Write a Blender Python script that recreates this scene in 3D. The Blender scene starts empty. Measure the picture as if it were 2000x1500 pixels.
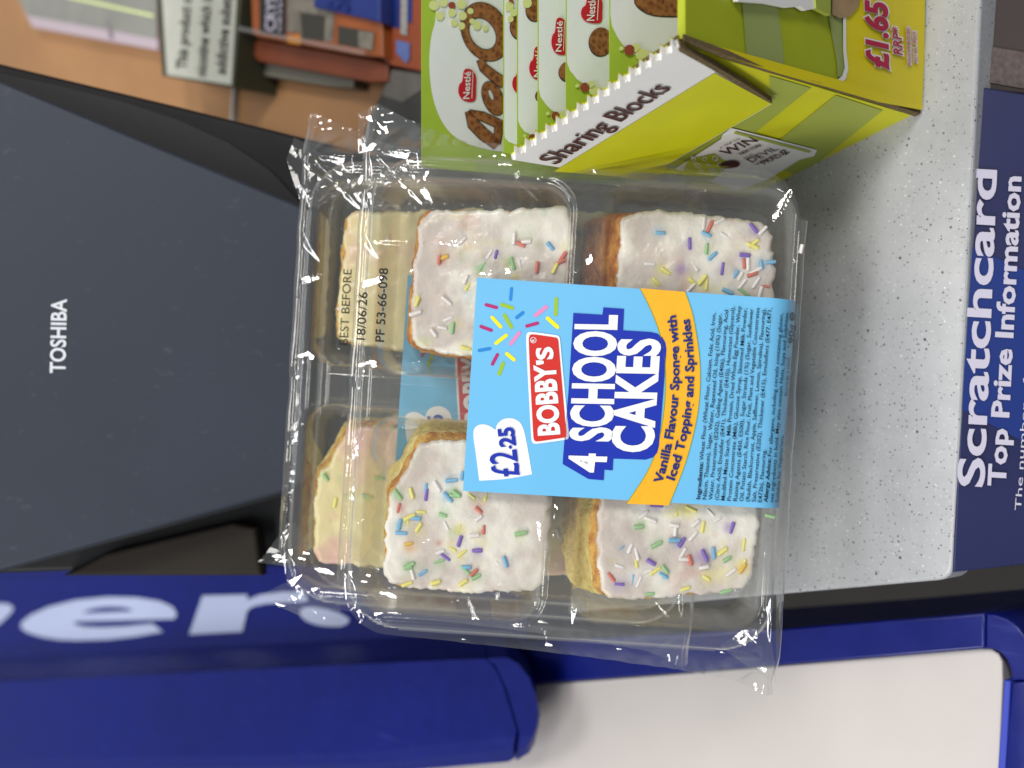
import bpy, bmesh, math, random
from mathutils import Vector, Matrix, noise
random.seed(7)
SC = bpy.context.scene
COL = SC.collection
V = Vector
# ---------------------------------------------------------------- camera
FPX = 2700.0                       # focal length in pixels of the 2000 x 1500 photograph
CAM = V((0.0, 0.0, 0.475))
PITCH = math.radians(45)
D = V((0, math.cos(PITCH), -math.sin(PITCH)))
R = V((0, -math.sin(PITCH), -math.cos(PITCH)))   # the photograph lies on its side: its right is "down"
UP = V((1, 0, 0))
cd = bpy.data.cameras.new('camera'); cam = bpy.data.objects.new('camera', cd); COL.objects.link(cam)
cd.sensor_width = 36.0; cd.lens = 36.0 * FPX / 2000.0
cd.clip_start = 0.01; cd.clip_end = 50
cam.matrix_world = Matrix(((R.x, UP.x, -D.x, CAM.x), (R.y, UP.y, -D.y, CAM.y), (R.z, UP.z, -D.z, CAM.z), (0, 0, 0, 1)))
cd.dof.use_dof = True; cd.dof.focus_distance = 0.478; cd.dof.aperture_fstop = 9.0
SC.camera = cam
# ---------------------------------------------------------------- world, lamps, exposure
w = bpy.data.worlds.new('World'); SC.world = w; w.use_nodes = True
bg = w.node_tree.nodes['Background']; bg.inputs[0].default_value = (0.86, 0.92, 1.0, 1); bg.inputs[1].default_value = 0.34
def lamp(name, loc, target, sx, sy, power, col):
    l = bpy.data.lights.new(name, 'AREA'); l.shape = 'RECTANGLE'; l.size = sx; l.size_y = sy; l.energy = power; l.color = col
    o = bpy.data.objects.new(name, l); COL.objects.link(o); o.location = loc
    o.rotation_euler = (V(target) - V(loc)).to_track_quat('-Z', 'Y').to_euler()
    return o
lamp('overhead_lamp', (0.35, 0.95, 2.1), (0.35, 0.95, 0), 0.8, 0.8, 16, (1.0, 0.97, 0.92))
lamp('overhead_lamp', (-0.85, 0.2, 2.1), (-0.85, 0.2, 0), 1.2, 0.3, 18, (0.97, 0.98, 1.0))
lamp('overhead_lamp', (-2.3, 0.25, 1.95), (-2.0, 0.25, 0), 0.6, 1.2, 60, (1.0, 0.98, 0.95))  # unseen lamp, added so the carton's left side wall gets more light
lamp('overhead_lamp', (1.25, -0.75, 2.1), (1.25, -0.75, 0), 0.6, 0.6, 44, (1.0, 0.97, 0.93))
SC.view_settings.view_transform = 'Standard'; SC.view_settings.look = 'None'
SC.view_settings.exposure = -0.15; SC.view_settings.gamma = 1.0; SC.view_settings.use_curve_mapping = False
SC.render.engine = 'CYCLES'
SC.cycles.max_bounces = 10; SC.cycles.transparent_max_bounces = 40; SC.cycles.glossy_bounces = 4
SC.cycles.caustics_reflective = False; SC.cycles.caustics_refractive = False
SC.cycles.use_denoising = True; SC.cycles.sample_clamp_indirect = 6
# ---------------------------------------------------------------- helpers
def lin(h):
    h = h.lstrip('#'); o = []
    for i in (0, 2, 4):
        c = int(h[i:i+2], 16) / 255.0
        o.append(c / 12.92 if c <= 0.04045 else ((c + 0.055) / 1.055) ** 2.4)
    return tuple(o) + (1.0,)
def mat(name, col, rough=0.5, spec=0.5, metal=0.0, var=0.0, vscale=60, bump=0.0, bscale=300, coat=0.0, sss=0.0, detail=4):
    m = bpy.data.materials.new(name); m.use_nodes = True
    nt = m.node_tree; b = nt.nodes['Principled BSDF']
    c = lin(col) if isinstance(col, str) else col
    b.inputs['Base Color'].default_value = c; b.inputs['Roughness'].default_value = rough
    b.inputs['Specular IOR Level'].default_value = spec; b.inputs['Metallic'].default_value = metal
    b.inputs['Coat Weight'].default_value = coat
    if sss:
        b.inputs['Subsurface Weight'].default_value = sss; b.inputs['Subsurface Radius'].default_value = (1, 0.8, 0.55); b.inputs['Subsurface Scale'].default_value = 0.003
    tc = nt.nodes.new('ShaderNodeTexCoord')
    if var:
        n = nt.nodes.new('ShaderNodeTexNoise'); n.inputs['Scale'].default_value = vscale; n.inputs['Detail'].default_value = detail
        nt.links.new(tc.outputs['Object'], n.inputs['Vector'])
        mr = nt.nodes.new('ShaderNodeMapRange'); mr.inputs[1].default_value = 0.3; mr.inputs[2].default_value = 0.7
        mr.inputs[3].default_value = 1 - var; mr.inputs[4].default_value = 1 + var
        nt.links.new(n.outputs['Fac'], mr.inputs[0])
        mx = nt.nodes.new('ShaderNodeVectorMath'); mx.operation = 'SCALE'; mx.inputs[0].default_value = c[:3]
        nt.links.new(mr.outputs[0], mx.inputs['Scale']); nt.links.new(mx.outputs[0], b.inputs['Base Color'])
        r2 = nt.nodes.new('ShaderNodeMapRange'); r2.inputs[3].default_value = max(0, rough - 0.08); r2.inputs[4].default_value = min(1, rough + 0.08)
        nt.links.new(n.outputs['Fac'], r2.inputs[0]); nt.links.new(r2.outputs[0], b.inputs['Roughness'])
    if bump:
        n2 = nt.nodes.new('ShaderNodeTexNoise'); n2.inputs['Scale'].default_value = bscale; n2.inputs['Detail'].default_value = 5
        nt.links.new(tc.outputs['Object'], n2.inputs['Vector'])
        bp = nt.nodes.new('ShaderNodeBump'); bp.inputs['Strength'].default_value = bump; bp.inputs['Distance'].default_value = 0.001
        nt.links.new(n2.outputs['Fac'], bp.inputs['Height']); nt.links.new(bp.outputs[0], b.inputs['Normal'])
    return m
def two_tone(name, c1, c2, scale, rough=0.9, bump=0.6, bscale=700, lo=0.4, hi=0.62, sss=0.2):
    m = mat(name, c1, rough, 0.25, bump=bump, bscale=bscale, sss=sss)
    nt = m.node_tree; b = nt.nodes['Principled BSDF']
    tc = nt.nodes.new('ShaderNodeTexCoord'); n = nt.nodes.new('ShaderNodeTexNoise'); n.inputs['Scale'].default_value = scale; n.inputs['Detail'].default_value = 6
    cr = nt.nodes.new('ShaderNodeValToRGB'); cr.color_ramp.elements[0].position = lo; cr.color_ramp.elements[1].position = hi
    cr.color_ramp.elements[0].color = lin(c1); cr.color_ramp.elements[1].color = lin(c2)
    nt.links.new(tc.outputs['Object'], n.inputs['Vector']); nt.links.new(n.outputs['Fac'], cr.inputs[0]); nt.links.new(cr.outputs[0], b.inputs['Base Color'])
    return m
def clear(name, tint, rough, f0, haze, edge, bump, bscale):
    m = bpy.data.materials.new(name); m.use_nodes = True; nt = m.node_tree
    for n in list(nt.nodes): nt.nodes.remove(n)
    L = nt.links.new; N = nt.nodes.new
    def math_(op, a, b=None, clamp=False):
        q = N('ShaderNodeMath'); q.operation = op; q.use_clamp = clamp
        for k, v in enumerate((a, b)):
            if v is None: continue
            if isinstance(v, (int, float)): q.inputs[k].default_value = v
            else: L(v, q.inputs[k])
        return q.outputs[0]
    out = N('ShaderNodeOutputMaterial'); tr = N('ShaderNodeBsdfTransparent'); tr.inputs[0].default_value = tint + (1,)
    gl = N('ShaderNodeBsdfGlossy'); gl.inputs['Roughness'].default_value = rough; gl.inputs[0].default_value = (1, 1, 1, 1)
    tc = N('ShaderNodeTexCoord'); n = N('ShaderNodeTexNoise'); n.inputs['Scale'].default_value = bscale; n.inputs['Detail'].default_value = 3
    bp = N('ShaderNodeBump'); bp.inputs['Strength'].default_value = bump; bp.inputs['Distance'].default_value = 0.001
    L(tc.outputs['Object'], n.inputs['Vector']); L(n.outputs['Fac'], bp.inputs['Height']); L(bp.outputs[0], gl.inputs['Normal'])
    lw = N('ShaderNodeLayerWeight'); lw.inputs[0].default_value = 0.5; L(bp.outputs[0], lw.inputs['Normal'])
    fc = lw.outputs['Facing']
    refl = math_('ADD', math_('MULTIPLY', math_('POWER', fc, 4.0), 1 - f0), f0, True)
    hz = math_('ADD', math_('MULTIPLY', math_('POWER', fc, 1.6), edge), haze, True)
    df = N('ShaderNodeBsdfDiffuse'); df.inputs[0].default_value = (0.72, 0.72, 0.70, 1)
    m1 = N('ShaderNodeMixShader'); L(hz, m1.inputs[0]); L(tr.outputs[0], m1.inputs[1]); L(df.outputs[0], m1.inputs[2])
    m2 = N('ShaderNodeMixShader'); L(refl, m2.inputs[0]); L(m1.outputs[0], m2.inputs[1]); L(gl.outputs[0], m2.inputs[2])
    L(m2.outputs[0], out.inputs[0])
    return m
def tag(o, label=None, cat=None, group=None, kind=None):
    if label: o['label'] = label
    if cat: o['category'] = cat
    if group: o['group'] = group
    if kind: o['kind'] = kind
    return o
def thing(name, label, cat, loc, group=None):
    o = bpy.data.objects.new(name, None); COL.objects.link(o); o.location = loc; o.empty_display_size = 0.02
    return tag(o, label, cat, group)
def setpar(o, p):
    base = p
    off = V((0, 0, 0))
    while base is not None:
        off = off + V(base.location) if base.type == 'EMPTY' else off
        base = base.parent
    o.parent = p
    if p.type == 'EMPTY': o.matrix_parent_inverse = Matrix.Translation(-off)
def link(name, me, m=None, parent=None):
    if m is not None: me.materials.append(m)
    o = bpy.data.objects.new(name, me); COL.objects.link(o)
    if parent is not None: setpar(o, parent)
    return o
def mk(name, verts, faces, m, parent=None, smooth=False, recalc=True):
    me = bpy.data.meshes.new(name)
    bm = bmesh.new(); vs = [bm.verts.new(v) for v in verts]
    for f in faces:
        try: bm.faces.new([vs[i] for i in f])
        except ValueError: pass
    if recalc: bmesh.ops.recalc_face_normals(bm, faces=bm.faces)
    for f in bm.faces: f.smooth = smooth
    bm.to_mesh(me); bm.free()
    return link(name, me, m, parent)
def ray(x, y): return D + R * ((x - 1000) / FPX) + UP * ((750 - y) / FPX)
def proj(p):
    v = V(p) - CAM; k = v.dot(D)
    return (1000 + v.dot(R) / k * FPX, 750 - v.dot(UP) / k * FPX)
class Plane:
    def __init__(s, p, n): s.p = V(p); s.n = V(n).normalized()
    def at(s, x, y, off=0.0):
        r = ray(x, y); k = ((s.p + s.n * off) - CAM).dot(s.n) / r.dot(s.n)
        return CAM + r * k
    __call__ = at
def level(z): return Plane((0, 0, z), (0, 0, 1))
def solid(name, poly, pl, off, thick, m, parent=None, bevel=0.0, seg=2, smooth=False):
    """a plate: outline on plane pl at height off, extruded back by thick"""
    bm = bmesh.new()
    vs = [bm.verts.new(pl.at(x, y, off)) for x, y in poly]
    f = bm.faces.new(vs); f.normal_update()
    if f.normal.dot(pl.n) < 0: f.normal_flip()
    top = f
    r = bmesh.ops.extrude_face_region(bm, geom=[f], use_keep_orig=True)
    for v in [g for g in r['geom'] if isinstance(g, bmesh.types.BMVert)]: v.co -= pl.n * thick
    bmesh.ops.recalc_face_normals(bm, faces=bm.faces)
    if bevel:
        es = [e for e in top.edges] if top.is_valid else []
        bmesh.ops.bevel(bm, geom=es, offset=bevel, segments=seg, profile=0.5, affect='EDGES', clamp_overlap=True)
    if smooth:
        for f in bm.faces: f.smooth = len(f.verts) == 4 and f.calc_area() < 0.0006
    me = bpy.data.meshes.new(name); bm.to_mesh(me); bm.free()
    return link(name, me, m, parent)
def flat(name, poly, mp, off, m, parent):
    """printed shape: a thin sheet laid on a surface"""
    vs = [mp(x, y, off) for x, y in poly]
    return mk(name, vs, [list(range(len(vs)))], m, parent, recalc=False)
def chaikin(p, it=2):
    for _ in range(it):
        q = []
        for i in range(len(p)):
            a, b = p[i], p[(i + 1) % len(p)]
            q.append((a[0] * .75 + b[0] * .25, a[1] * .75 + b[1] * .25)); q.append((a[0] * .25 + b[0] * .75, a[1] * .25 + b[1] * .75))
        p = q
    return p
def ell(cx, cy, rx, ry, n=24, rot=0):
    c, s = math.cos(rot), math.sin(rot)
    return [(cx + rx * math.cos(t) * c - ry * math.sin(t) * s, cy + rx * math.cos(t) * s + ry * math.sin(t) * c) for t in [i * 2 * math.pi / n for i in range(n)]]
def stroke(pts, wid):
    l, r = [], []
    for i, p in enumerate(pts):
        a = pts[max(0, i - 1)]; b = pts[min(len(pts) - 1, i + 1)]
        dx, dy = b[0] - a[0], b[1] - a[1]; q = math.hypot(dx, dy) or 1
        h = (wid[i] if isinstance(wid, (list, tuple)) else wid) / 2
        l.append((p[0] - dy / q * h, p[1] + dx / q * h)); r.append((p[0] + dy / q * h, p[1] - dx / q * h))
    return l + r[::-1]
_tx = {}
def glyphs(s, bold, shear):
    key = (s, bold, shear)
    if key in _tx: return _tx[key]
    c = bpy.data.curves.new('t', 'FONT'); c.body = s; c.size = 1.0; c.offset = bold; c.shear = shear; c.resolution_u = 2 if len(s) > 20 else 4
    o = bpy.data.objects.new('t', c); COL.objects.link(o)
    me = bpy.data.meshes.new_from_object(o.evaluated_get(bpy.context.evaluated_depsgraph_get()))
    vs = [v.co.copy() for v in me.vertices]; fs = [tuple(p.vertices) for p in me.polygons]
    bpy.data.objects.remove(o); bpy.data.curves.remove(c); bpy.data.meshes.remove(me)
    _tx[key] = (vs, fs); return vs, fs
CAP = None
def text(name, s, p0, p1, cap, mp, off, m, parent, bold=0.0, shear=0.0, upv=None, mid=None, fit=None, grow=0.0):
    """letters laid on a surface: baseline p0-p1 (mid bends it), cap height in the same units"""
    global CAP
    if CAP is None: CAP = max(v.y for v in glyphs('H', 0, 0)[0])
    vs, fs = glyphs(s, bold, shear)
    x0 = min(v.x for v in vs); x1 = max(v.x for v in vs)
    y0, ys = 0.0, CAP
    if fit: y0 = min(v.y for v in vs); ys = max(v.y for v in vs) - y0
    out = []
    for v in vs:
        t = (v.x - x0) / (x1 - x0); h = (v.y - y0) / ys
        if mid:
            bx = (1-t)**2*p0[0] + 2*t*(1-t)*mid[0] + t*t*p1[0]; by = (1-t)**2*p0[1] + 2*t*(1-t)*mid[1] + t*t*p1[1]
            dx = 2*(1-t)*(mid[0]-p0[0]) + 2*t*(p1[0]-mid[0]); dy = 2*(1-t)*(mid[1]-p0[1]) + 2*t*(p1[1]-mid[1])
        else:
            bx = p0[0] + (p1[0]-p0[0])*t; by = p0[1] + (p1[1]-p0[1])*t; dx = p1[0]-p0[0]; dy = p1[1]-p0[1]
        if upv: ux, uy = upv
        else:
            q = math.hypot(dx, dy); ux, uy = dy/q*cap, -dx/q*cap
        out.append(mp(bx + ux*h, by + uy*h, off))
    return mk(name, out, fs, m, parent, recalc=False)
# ---------------------------------------------------------------- materials
M = {}
def speckle():
    m = mat('speckled_counter', '#aeb0ae', 0.32, 0.5, bump=0.03, bscale=60)
    nt = m.node_tree; b = nt.nodes['Principled BSDF']; L = nt.links.new
    tc = nt.nodes.new('ShaderNodeTexCoord')
    base = nt.nodes.new('ShaderNodeTexNoise'); base.inputs['Scale'].default_value = 55; base.inputs['Detail'].default_value = 8; base.inputs['Roughness'].default_value = 0.7
    L(tc.outputs['Object'], base.inputs['Vector'])
    cr = nt.nodes.new('ShaderNodeValToRGB'); cr.color_ramp.elements[0].position = 0.3; cr.color_ramp.elements[1].position = 0.7
    cr.color_ramp.elements[0].color = lin('#a3a4a6'); cr.color_ramp.elements[1].color = lin('#b0b1b3'); L(base.outputs['Fac'], cr.inputs[0])
    last = cr.outputs[0]
    for scale, rad, keep, col, sd in ((900, 0.26, 0.55, '#bcbdbc', 0), (560, 0.20, 0.82, '#cccdcc', 1.4), (600, 0.24, 0.66, '#969897', 5.1), (520, 0.20, 0.86, '#5c5e60', 9.7), (1000, 0.30, 0.80, '#707274', 3.3), (290, 0.14, 0.76, '#44474a', 2.2)):
        mp = nt.nodes.new('ShaderNodeMapping'); mp.inputs['Location'].default_value = (sd, sd * .7, sd * .3); L(tc.outputs['Object'], mp.inputs[0])
        vo = nt.nodes.new('ShaderNodeTexVoronoi'); vo.inputs['Scale'].default_value = scale; vo.voronoi_dimensions = '3D'; L(mp.outputs[0], vo.inputs['Vector'])
        sep = nt.nodes.new('ShaderNodeSeparateColor'); L(vo.outputs['Color'], sep.inputs[0])
        g = nt.nodes.new('ShaderNodeMath'); g.operation = 'GREATER_THAN'; g.inputs[1].default_value = keep; L(sep.outputs[0], g.inputs[0])
        rr = nt.nodes.new('ShaderNodeMath'); rr.operation = 'MULTIPLY'; rr.inputs[1].default_value = rad * 1.6; L(sep.outputs[1], rr.inputs[0])
        sm = nt.nodes.new('ShaderNodeMath'); sm.operation = 'SUBTRACT'; L(rr.outputs[0], sm.inputs[0]); L(vo.outputs['Distance'], sm.inputs[1])
        k = nt.nodes.new('ShaderNodeMath'); k.operation = 'MULTIPLY'; k.inputs[1].default_value = 9.0; k.use_clamp = True; L(sm.outputs[0], k.inputs[0])
        f = nt.nodes.new('ShaderNodeMath'); f.operation = 'MULTIPLY'; L(k.outputs[0], f.inputs[0]); L(g.outputs[0], f.inputs[1])
        mx = nt.nodes.new('ShaderNodeMix'); mx.data_type = 'RGBA'; L(f.outputs[0], mx.inputs[0]); L(last, mx.inputs[6]); mx.inputs[7].default_value = lin(col)
        last = mx.outputs[2]
    L(last, b.inputs['Base Color'])
    return m
M['counter'] = speckle()
M['blue'] = mat('lottery_blue_plastic', '#071568', 0.36, 0.35, var=0.08, vscale=90, bump=0.05, bscale=900)
def scuffed(m, col, am):
    nt = m.node_tree; b = nt.nodes['Principled BSDF']; L = nt.links.new
    last = b.inputs['Base Color'].links[0].from_socket; tc = nt.nodes.new('ShaderNodeTexCoord')
    for sc_, sx, sy, lo_, a_ in ((260, 1.0, 0.10, 0.64, am), (1500, 1.0, 0.6, 0.68, am)):
        mp = nt.nodes.new('ShaderNodeMapping'); mp.inputs['Scale'].default_value = (sx, sy, 1); mp.inputs['Rotation'].default_value = (0, 0, 0.3); L(tc.outputs['Object'], mp.inputs[0])
        n = nt.nodes.new('ShaderNodeTexNoise'); n.inputs['Scale'].default_value = sc_; n.inputs['Detail'].default_value = 6; L(mp.outputs[0], n.inputs['Vector'])
        mr = nt.nodes.new('ShaderNodeMapRange'); mr.inputs[1].default_value = lo_; mr.inputs[2].default_value = lo_ + 0.12; mr.inputs[4].default_value = a_; L(n.outputs['Fac'], mr.inputs[0])
        mx = nt.nodes.new('ShaderNodeMix'); mx.data_type = 'RGBA'; L(mr.outputs[0], mx.inputs[0]); L(last, mx.inputs[6]); mx.inputs[7].default_value = lin(col); last = mx.outputs[2]
    L(last, b.inputs['Base Color'])
scuffed(M['blue'], '#4a55a0', 0.16)
M['blue_lip'] = mat('pale_blue_plastic', '#3444ae', 0.4, 0.5)
M['panel'] = mat('white_panel', '#c1bbb7', 0.5, 0.4, var=0.02, vscale=30)
M['sign_white'] = mat('frosted_white_letters', '#adb6d4', 0.5, 0.4, var=0.04, vscale=600)
M['navy'] = mat('navy_card', '#171d4c', 0.45, 0.5, var=0.1, vscale=25)
M['navy2'] = mat('navy_card_bright', '#0c2a72', 0.4, 0.5)
M['sign_ltr'] = mat('sign_print_white', '#bdb9ca', 0.5, 0.3)
M['brown_dark'] = mat('brown_card', '#3d3230', 0.6, 0.4, var=0.15, vscale=40)
M['black'] = mat('black_plastic', '#0e0e11', 0.55, 0.3, var=0.1, vscale=30)
M['black2'] = mat('black_shell', '#17181a', 0.55, 0.35)
M['floor'] = mat('dark_floor', '#3a3835', 0.7, 0.3, var=0.2, vscale=8)
M['slate'] = mat('slate_plastic', '#2a303d', 0.5, 0.4, var=0.07, vscale=16, bump=0.12, bscale=2500)
scuffed(M['slate'], '#6c717c', 0.14)
M['logo'] = mat('silver_print', '#d8dae0', 0.5, 0.4)
M['tan'] = mat('tan_board', '#a67c54', 0.45, 0.4, var=0.1, vscale=14)
M['label'] = mat('label_blue', '#6cb8e4', 0.38, 0.45, var=0.02, vscale=30, bump=0.12, bscale=40)
M['ink_white'] = mat('ink_white', '#eeeef0', 0.45, 0.4)
M['ink_red'] = mat('ink_red', '#cc2a22', 0.45, 0.4)
M['ink_royal'] = mat('ink_royal', '#0f2ca6', 0.45, 0.4)
M['ink_gold'] = mat('ink_gold', '#efae22', 0.45, 0.4, var=0.02, vscale=200)
M['ink_green_line'] = mat('ink_green_line', '#8a9a30', 0.5, 0.3)
M['ink_navy'] = mat('ink_navy', '#1a2a70', 0.5, 0.3)
M['ink_text'] = mat('ink_text', '#12283c', 0.5, 0.3)
M['ink_black'] = mat('ink_black', '#1c1a18', 0.5, 0.3)
for n, c in (('magenta', '#b0246e'), ('lime', '#97bb2c'), ('yellow', '#f3e40e'), ('sky', '#1d83d0'), ('pink', '#d889bb')):
    M['p_' + n] = mat('print_' + n, c, 0.45, 0.4)
for n, c in (('w', '#efe6e0'), ('r', '#d0705e'), ('v', '#7a5cb4'), ('g', '#98c48a'), ('b', '#74b0d6'), ('y', '#eee27a'), ('o', '#e6b945')):
    M['s_' + n] = mat('sugar_' + n, c, 0.35, 0.5, sss=0.25)
def icing_mat(name, c1, c2, scale, lo, hi):
    m = two_tone(name, c1, c2, scale, 0.28, 0.55, 260, lo, hi, 0.45)
    nt = m.node_tree; b = nt.nodes['Principled BSDF']; L = nt.links.new; b.inputs['Specular IOR Level'].default_value = 0.5
    last = b.inputs['Base Color'].links[0].from_socket; tc = nt.nodes.new('ShaderNodeTexCoord')
    for sc_, lo_, hi_, col, am, sd in ((55, 0.60, 0.72, '#e6dc8e', 0.45, 1.7), (70, 0.62, 0.72, '#d79a8c', 0.30, 5.3), (62, 0.63, 0.72, '#a9c49a', 0.30, 8.1)):
        mp = nt.nodes.new('ShaderNodeMapping'); mp.inputs['Location'].default_value = (sd, sd, sd); L(tc.outputs['Object'], mp.inputs[0])
        n = nt.nodes.new('ShaderNodeTexNoise'); n.inputs['Scale'].default_value = sc_; n.inputs['Detail'].default_value = 3; L(mp.outputs[0], n.inputs['Vector'])
        mr = nt.nodes.new('ShaderNodeMapRange'); mr.inputs[1].default_value = lo_; mr.inputs[2].default_value = hi_; mr.inputs[4].default_value = am; L(n.outputs['Fac'], mr.inputs[0])
        mx = nt.nodes.new('ShaderNodeMix'); mx.data_type = 'RGBA'; L(mr.outputs[0], mx.inputs[0]); L(last, mx.inputs[6]); mx.inputs[7].default_value = lin(col); last = mx.outputs[2]
    at = nt.nodes.new('ShaderNodeAttribute'); at.attribute_name = 'bleed'
    mx = nt.nodes.new('ShaderNodeMix'); mx.data_type = 'RGBA'; L(at.outputs['Alpha'], mx.inputs[0]); L(last, mx.inputs[6]); L(at.outputs['Color'], mx.inputs[7]); L(mx.outputs[2], b.inputs['Base Color'])
    return m
M['icing'] = icing_mat('white_icing', '#d3c7bd', '#eee9de', 46, 0.44, 0.58)
M['icing_pink'] = icing_mat('pale_yellow_pink_icing', '#e4d7a4', '#dcb0a6', 30, 0.52, 0.68)
M['crust'] = two_tone('sponge_crust', '#e0a04a', '#b86c26', 190, bump=0.9, bscale=800)
M['crust_pale'] = two_tone('sponge_crust_pale', '#e8bc60', '#c07c32', 210, bump=0.9, bscale=800)
M['crumb'] = two_tone('sponge_crumb', '#f5e296', '#e8cc74', 330, bump=1.0, bscale=900)
M['film'] = clear('clear_film', (0.985, 0.985, 0.975), 0.055, 0.09, 0.015, 0.18, 0.25, 160)
M['tray'] = clear('clear_tray', (0.97, 0.965, 0.92), 0.10, 0.075, 0.035, 0.45, 0.15, 90)
M['acrylic'] = clear('clear_acrylic', (0.96, 0.96, 0.96), 0.05, 0.06, 0.13, 0.12, 0.0, 10)  # diffuse haze mixed in to stand for reflections veiling the goods
M['card_y'] = mat('carton_yellow_green', '#cdca10', 0.5, 0.4, var=0.04, vscale=60, bump=0.06, bscale=500)
M['card_y2'] = mat('carton_yellow', '#e2cf06', 0.45, 0.4, var=0.03, vscale=50, bump=0.06, bscale=300)
M['card_o'] = mat('carton_olive', '#a0aa44', 0.5, 0.4, var=0.03, vscale=60)
M['card_o2'] = mat('carton_moss', '#a6b018', 0.5, 0.4, var=0.04, vscale=60)
M['card_o3'] = mat('carton_grey_green', '#98a35c', 0.5, 0.4, var=0.03, vscale=60)
M['card_w'] = mat('carton_white', '#e9e6e0', 0.5, 0.4, var=0.02, vscale=60)
M['kraft'] = mat('kraft_board', '#a68a66', 0.85, 0.2, var=0.12, vscale=300)
M['kraft_dark'] = mat('corrugated_edge', '#6a5a3e', 0.9, 0.2, var=0.35, vscale=900)
M['ink_brown'] = mat('ink_brown', '#4a2018', 0.5, 0.3)
M['ink_crimson'] = mat('ink_crimson', '#b51840', 0.5, 0.3)
M['wrap_green'] = mat('wrapper_green', '#a9c545', 0.35, 0.5, var=0.04, vscale=60, bump=0.06, bscale=120)
M['wrap_lime'] = mat('wrapper_lime', '#cbe034', 0.35, 0.5)
M['wrap_white'] = mat('wrapper_white', '#eef0f2', 0.3, 0.5, bump=0.35, bscale=45)
M['wrap_red'] = mat('wrapper_red', '#c62333', 0.4, 0.4)
M['wrap_grape'] = mat('grape_print', '#dde39a', 0.4, 0.4)
M['wrap_maroon'] = mat('berry_print', '#9a4a3c', 0.4, 0.4)
def bubbly():
    m = mat('aerated_chocolate_print', '#7d4a2c', 0.5, 0.3); nt = m.node_tree; b = nt.nodes['Principled BSDF']; L = nt.links.new
    tc = nt.nodes.new('ShaderNodeTexCoord'); vo = nt.nodes.new('ShaderNodeTexVoronoi'); vo.inputs['Scale'].default_value = 520; L(tc.outputs['Object'], vo.inputs['Vector'])
    cr = nt.nodes.new('ShaderNodeValToRGB'); cr.color_ramp.elements[0].color = lin('#5a2e1b'); cr.color_ramp.elements[1].color = lin('#a06a42'); cr.color_ramp.elements[1].position = 0.7
    L(vo.outputs['Distance'], cr.inputs[0]); L(cr.outputs[0], b.inputs['Base Color']); return m
M['aero'] = bubbly()
M['vape_brown'] = mat('dark_brown_plastic', '#5a4030', 0.4)
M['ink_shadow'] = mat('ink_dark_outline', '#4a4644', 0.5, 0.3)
# ---------------------------------------------------------------- setting: floor, counter
def box(name, lo, hi, m, parent=None, bevel=0.0):
    bm = bmesh.new(); bmesh.ops.create_cube(bm, size=1)
    for v in bm.verts: v.co = V([(lo[i] + hi[i]) / 2 + v.co[i] * (hi[i] - lo[i]) for i in range(3)])
    if bevel: bmesh.ops.bevel(bm, geom=list(bm.edges), offset=bevel, segments=3, profile=0.5, affect='EDGES')
    me = bpy.data.meshes.new(name); bm.to_mesh(me); bm.free()
    return link(name, me, m, parent)
fl = mk('floor', [(-1.5, -0.6, -0.9), (1.5, -0.6, -0.9), (1.5, 2.2, -0.9), (-1.5, 2.2, -0.9)], [(0, 1, 2, 3)], M['floor']); tag(fl, kind='structure')
Z0 = level(0.0)
def pxw(x, y, z=0.0): return level(z).at(x, y)
# speckled counter, near-left corner rounded
c_fl = pxw(1860, 1131); c_fr = pxw(1915, 0); c_bl = pxw(1110, 1197)
fdir = (c_fr - c_fl).normalized(); c_fr2 = c_fl + fdir * 0.75; bdir = (c_bl - c_fl).normalized()
corner = []
rc = 0.006
for i in range(7):
    t = i / 6.0
    p = (c_fl + bdir * rc) * (1 - t) ** 2 + c_fl * 2 * t * (1 - t) + (c_fl + fdir * rc) * t * t
    corner.append(p)
outline = [c_bl] + corner + [c_fr2, V((0.92, 1.42, 0)), V((0.10, 1.42, 0)), V((0.10, 0.41, 0))]
bm = bmesh.new(); vs = [bm.verts.new(p) for p in outline]; f = bm.faces.new(vs)
f.normal_update()
if f.normal.z < 0: f.normal_flip()
top = f
r = bmesh.ops.extrude_face_region(bm, geom=[f], use_keep_orig=True)
for v in [g for g in r['geom'] if isinstance(g, bmesh.types.BMVert)]: v.co.z -= 0.014
bmesh.ops.recalc_face_normals(bm, faces=bm.faces)
bmesh.ops.bevel(bm, geom=list(top.edges), offset=0.0015, segments=3, profile=0.5, affect='EDGES')
me = bpy.data.meshes.new('counter'); bm.to_mesh(me); bm.free()
cabinet_y = 0.40
counter = link('counter', me, M['counter'])
tag(counter, 'pale grey speckled stone effect shop counter with a rounded corner', 'counter')
cab = box('counter_cabinet', (c_fl.x + 0.08, 0.36, -0.9), (0.8, 1.4, -0.0141), M['black2'])
tag(cab, 'dark cabinet base standing under the speckled counter', 'cabinet')
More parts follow.
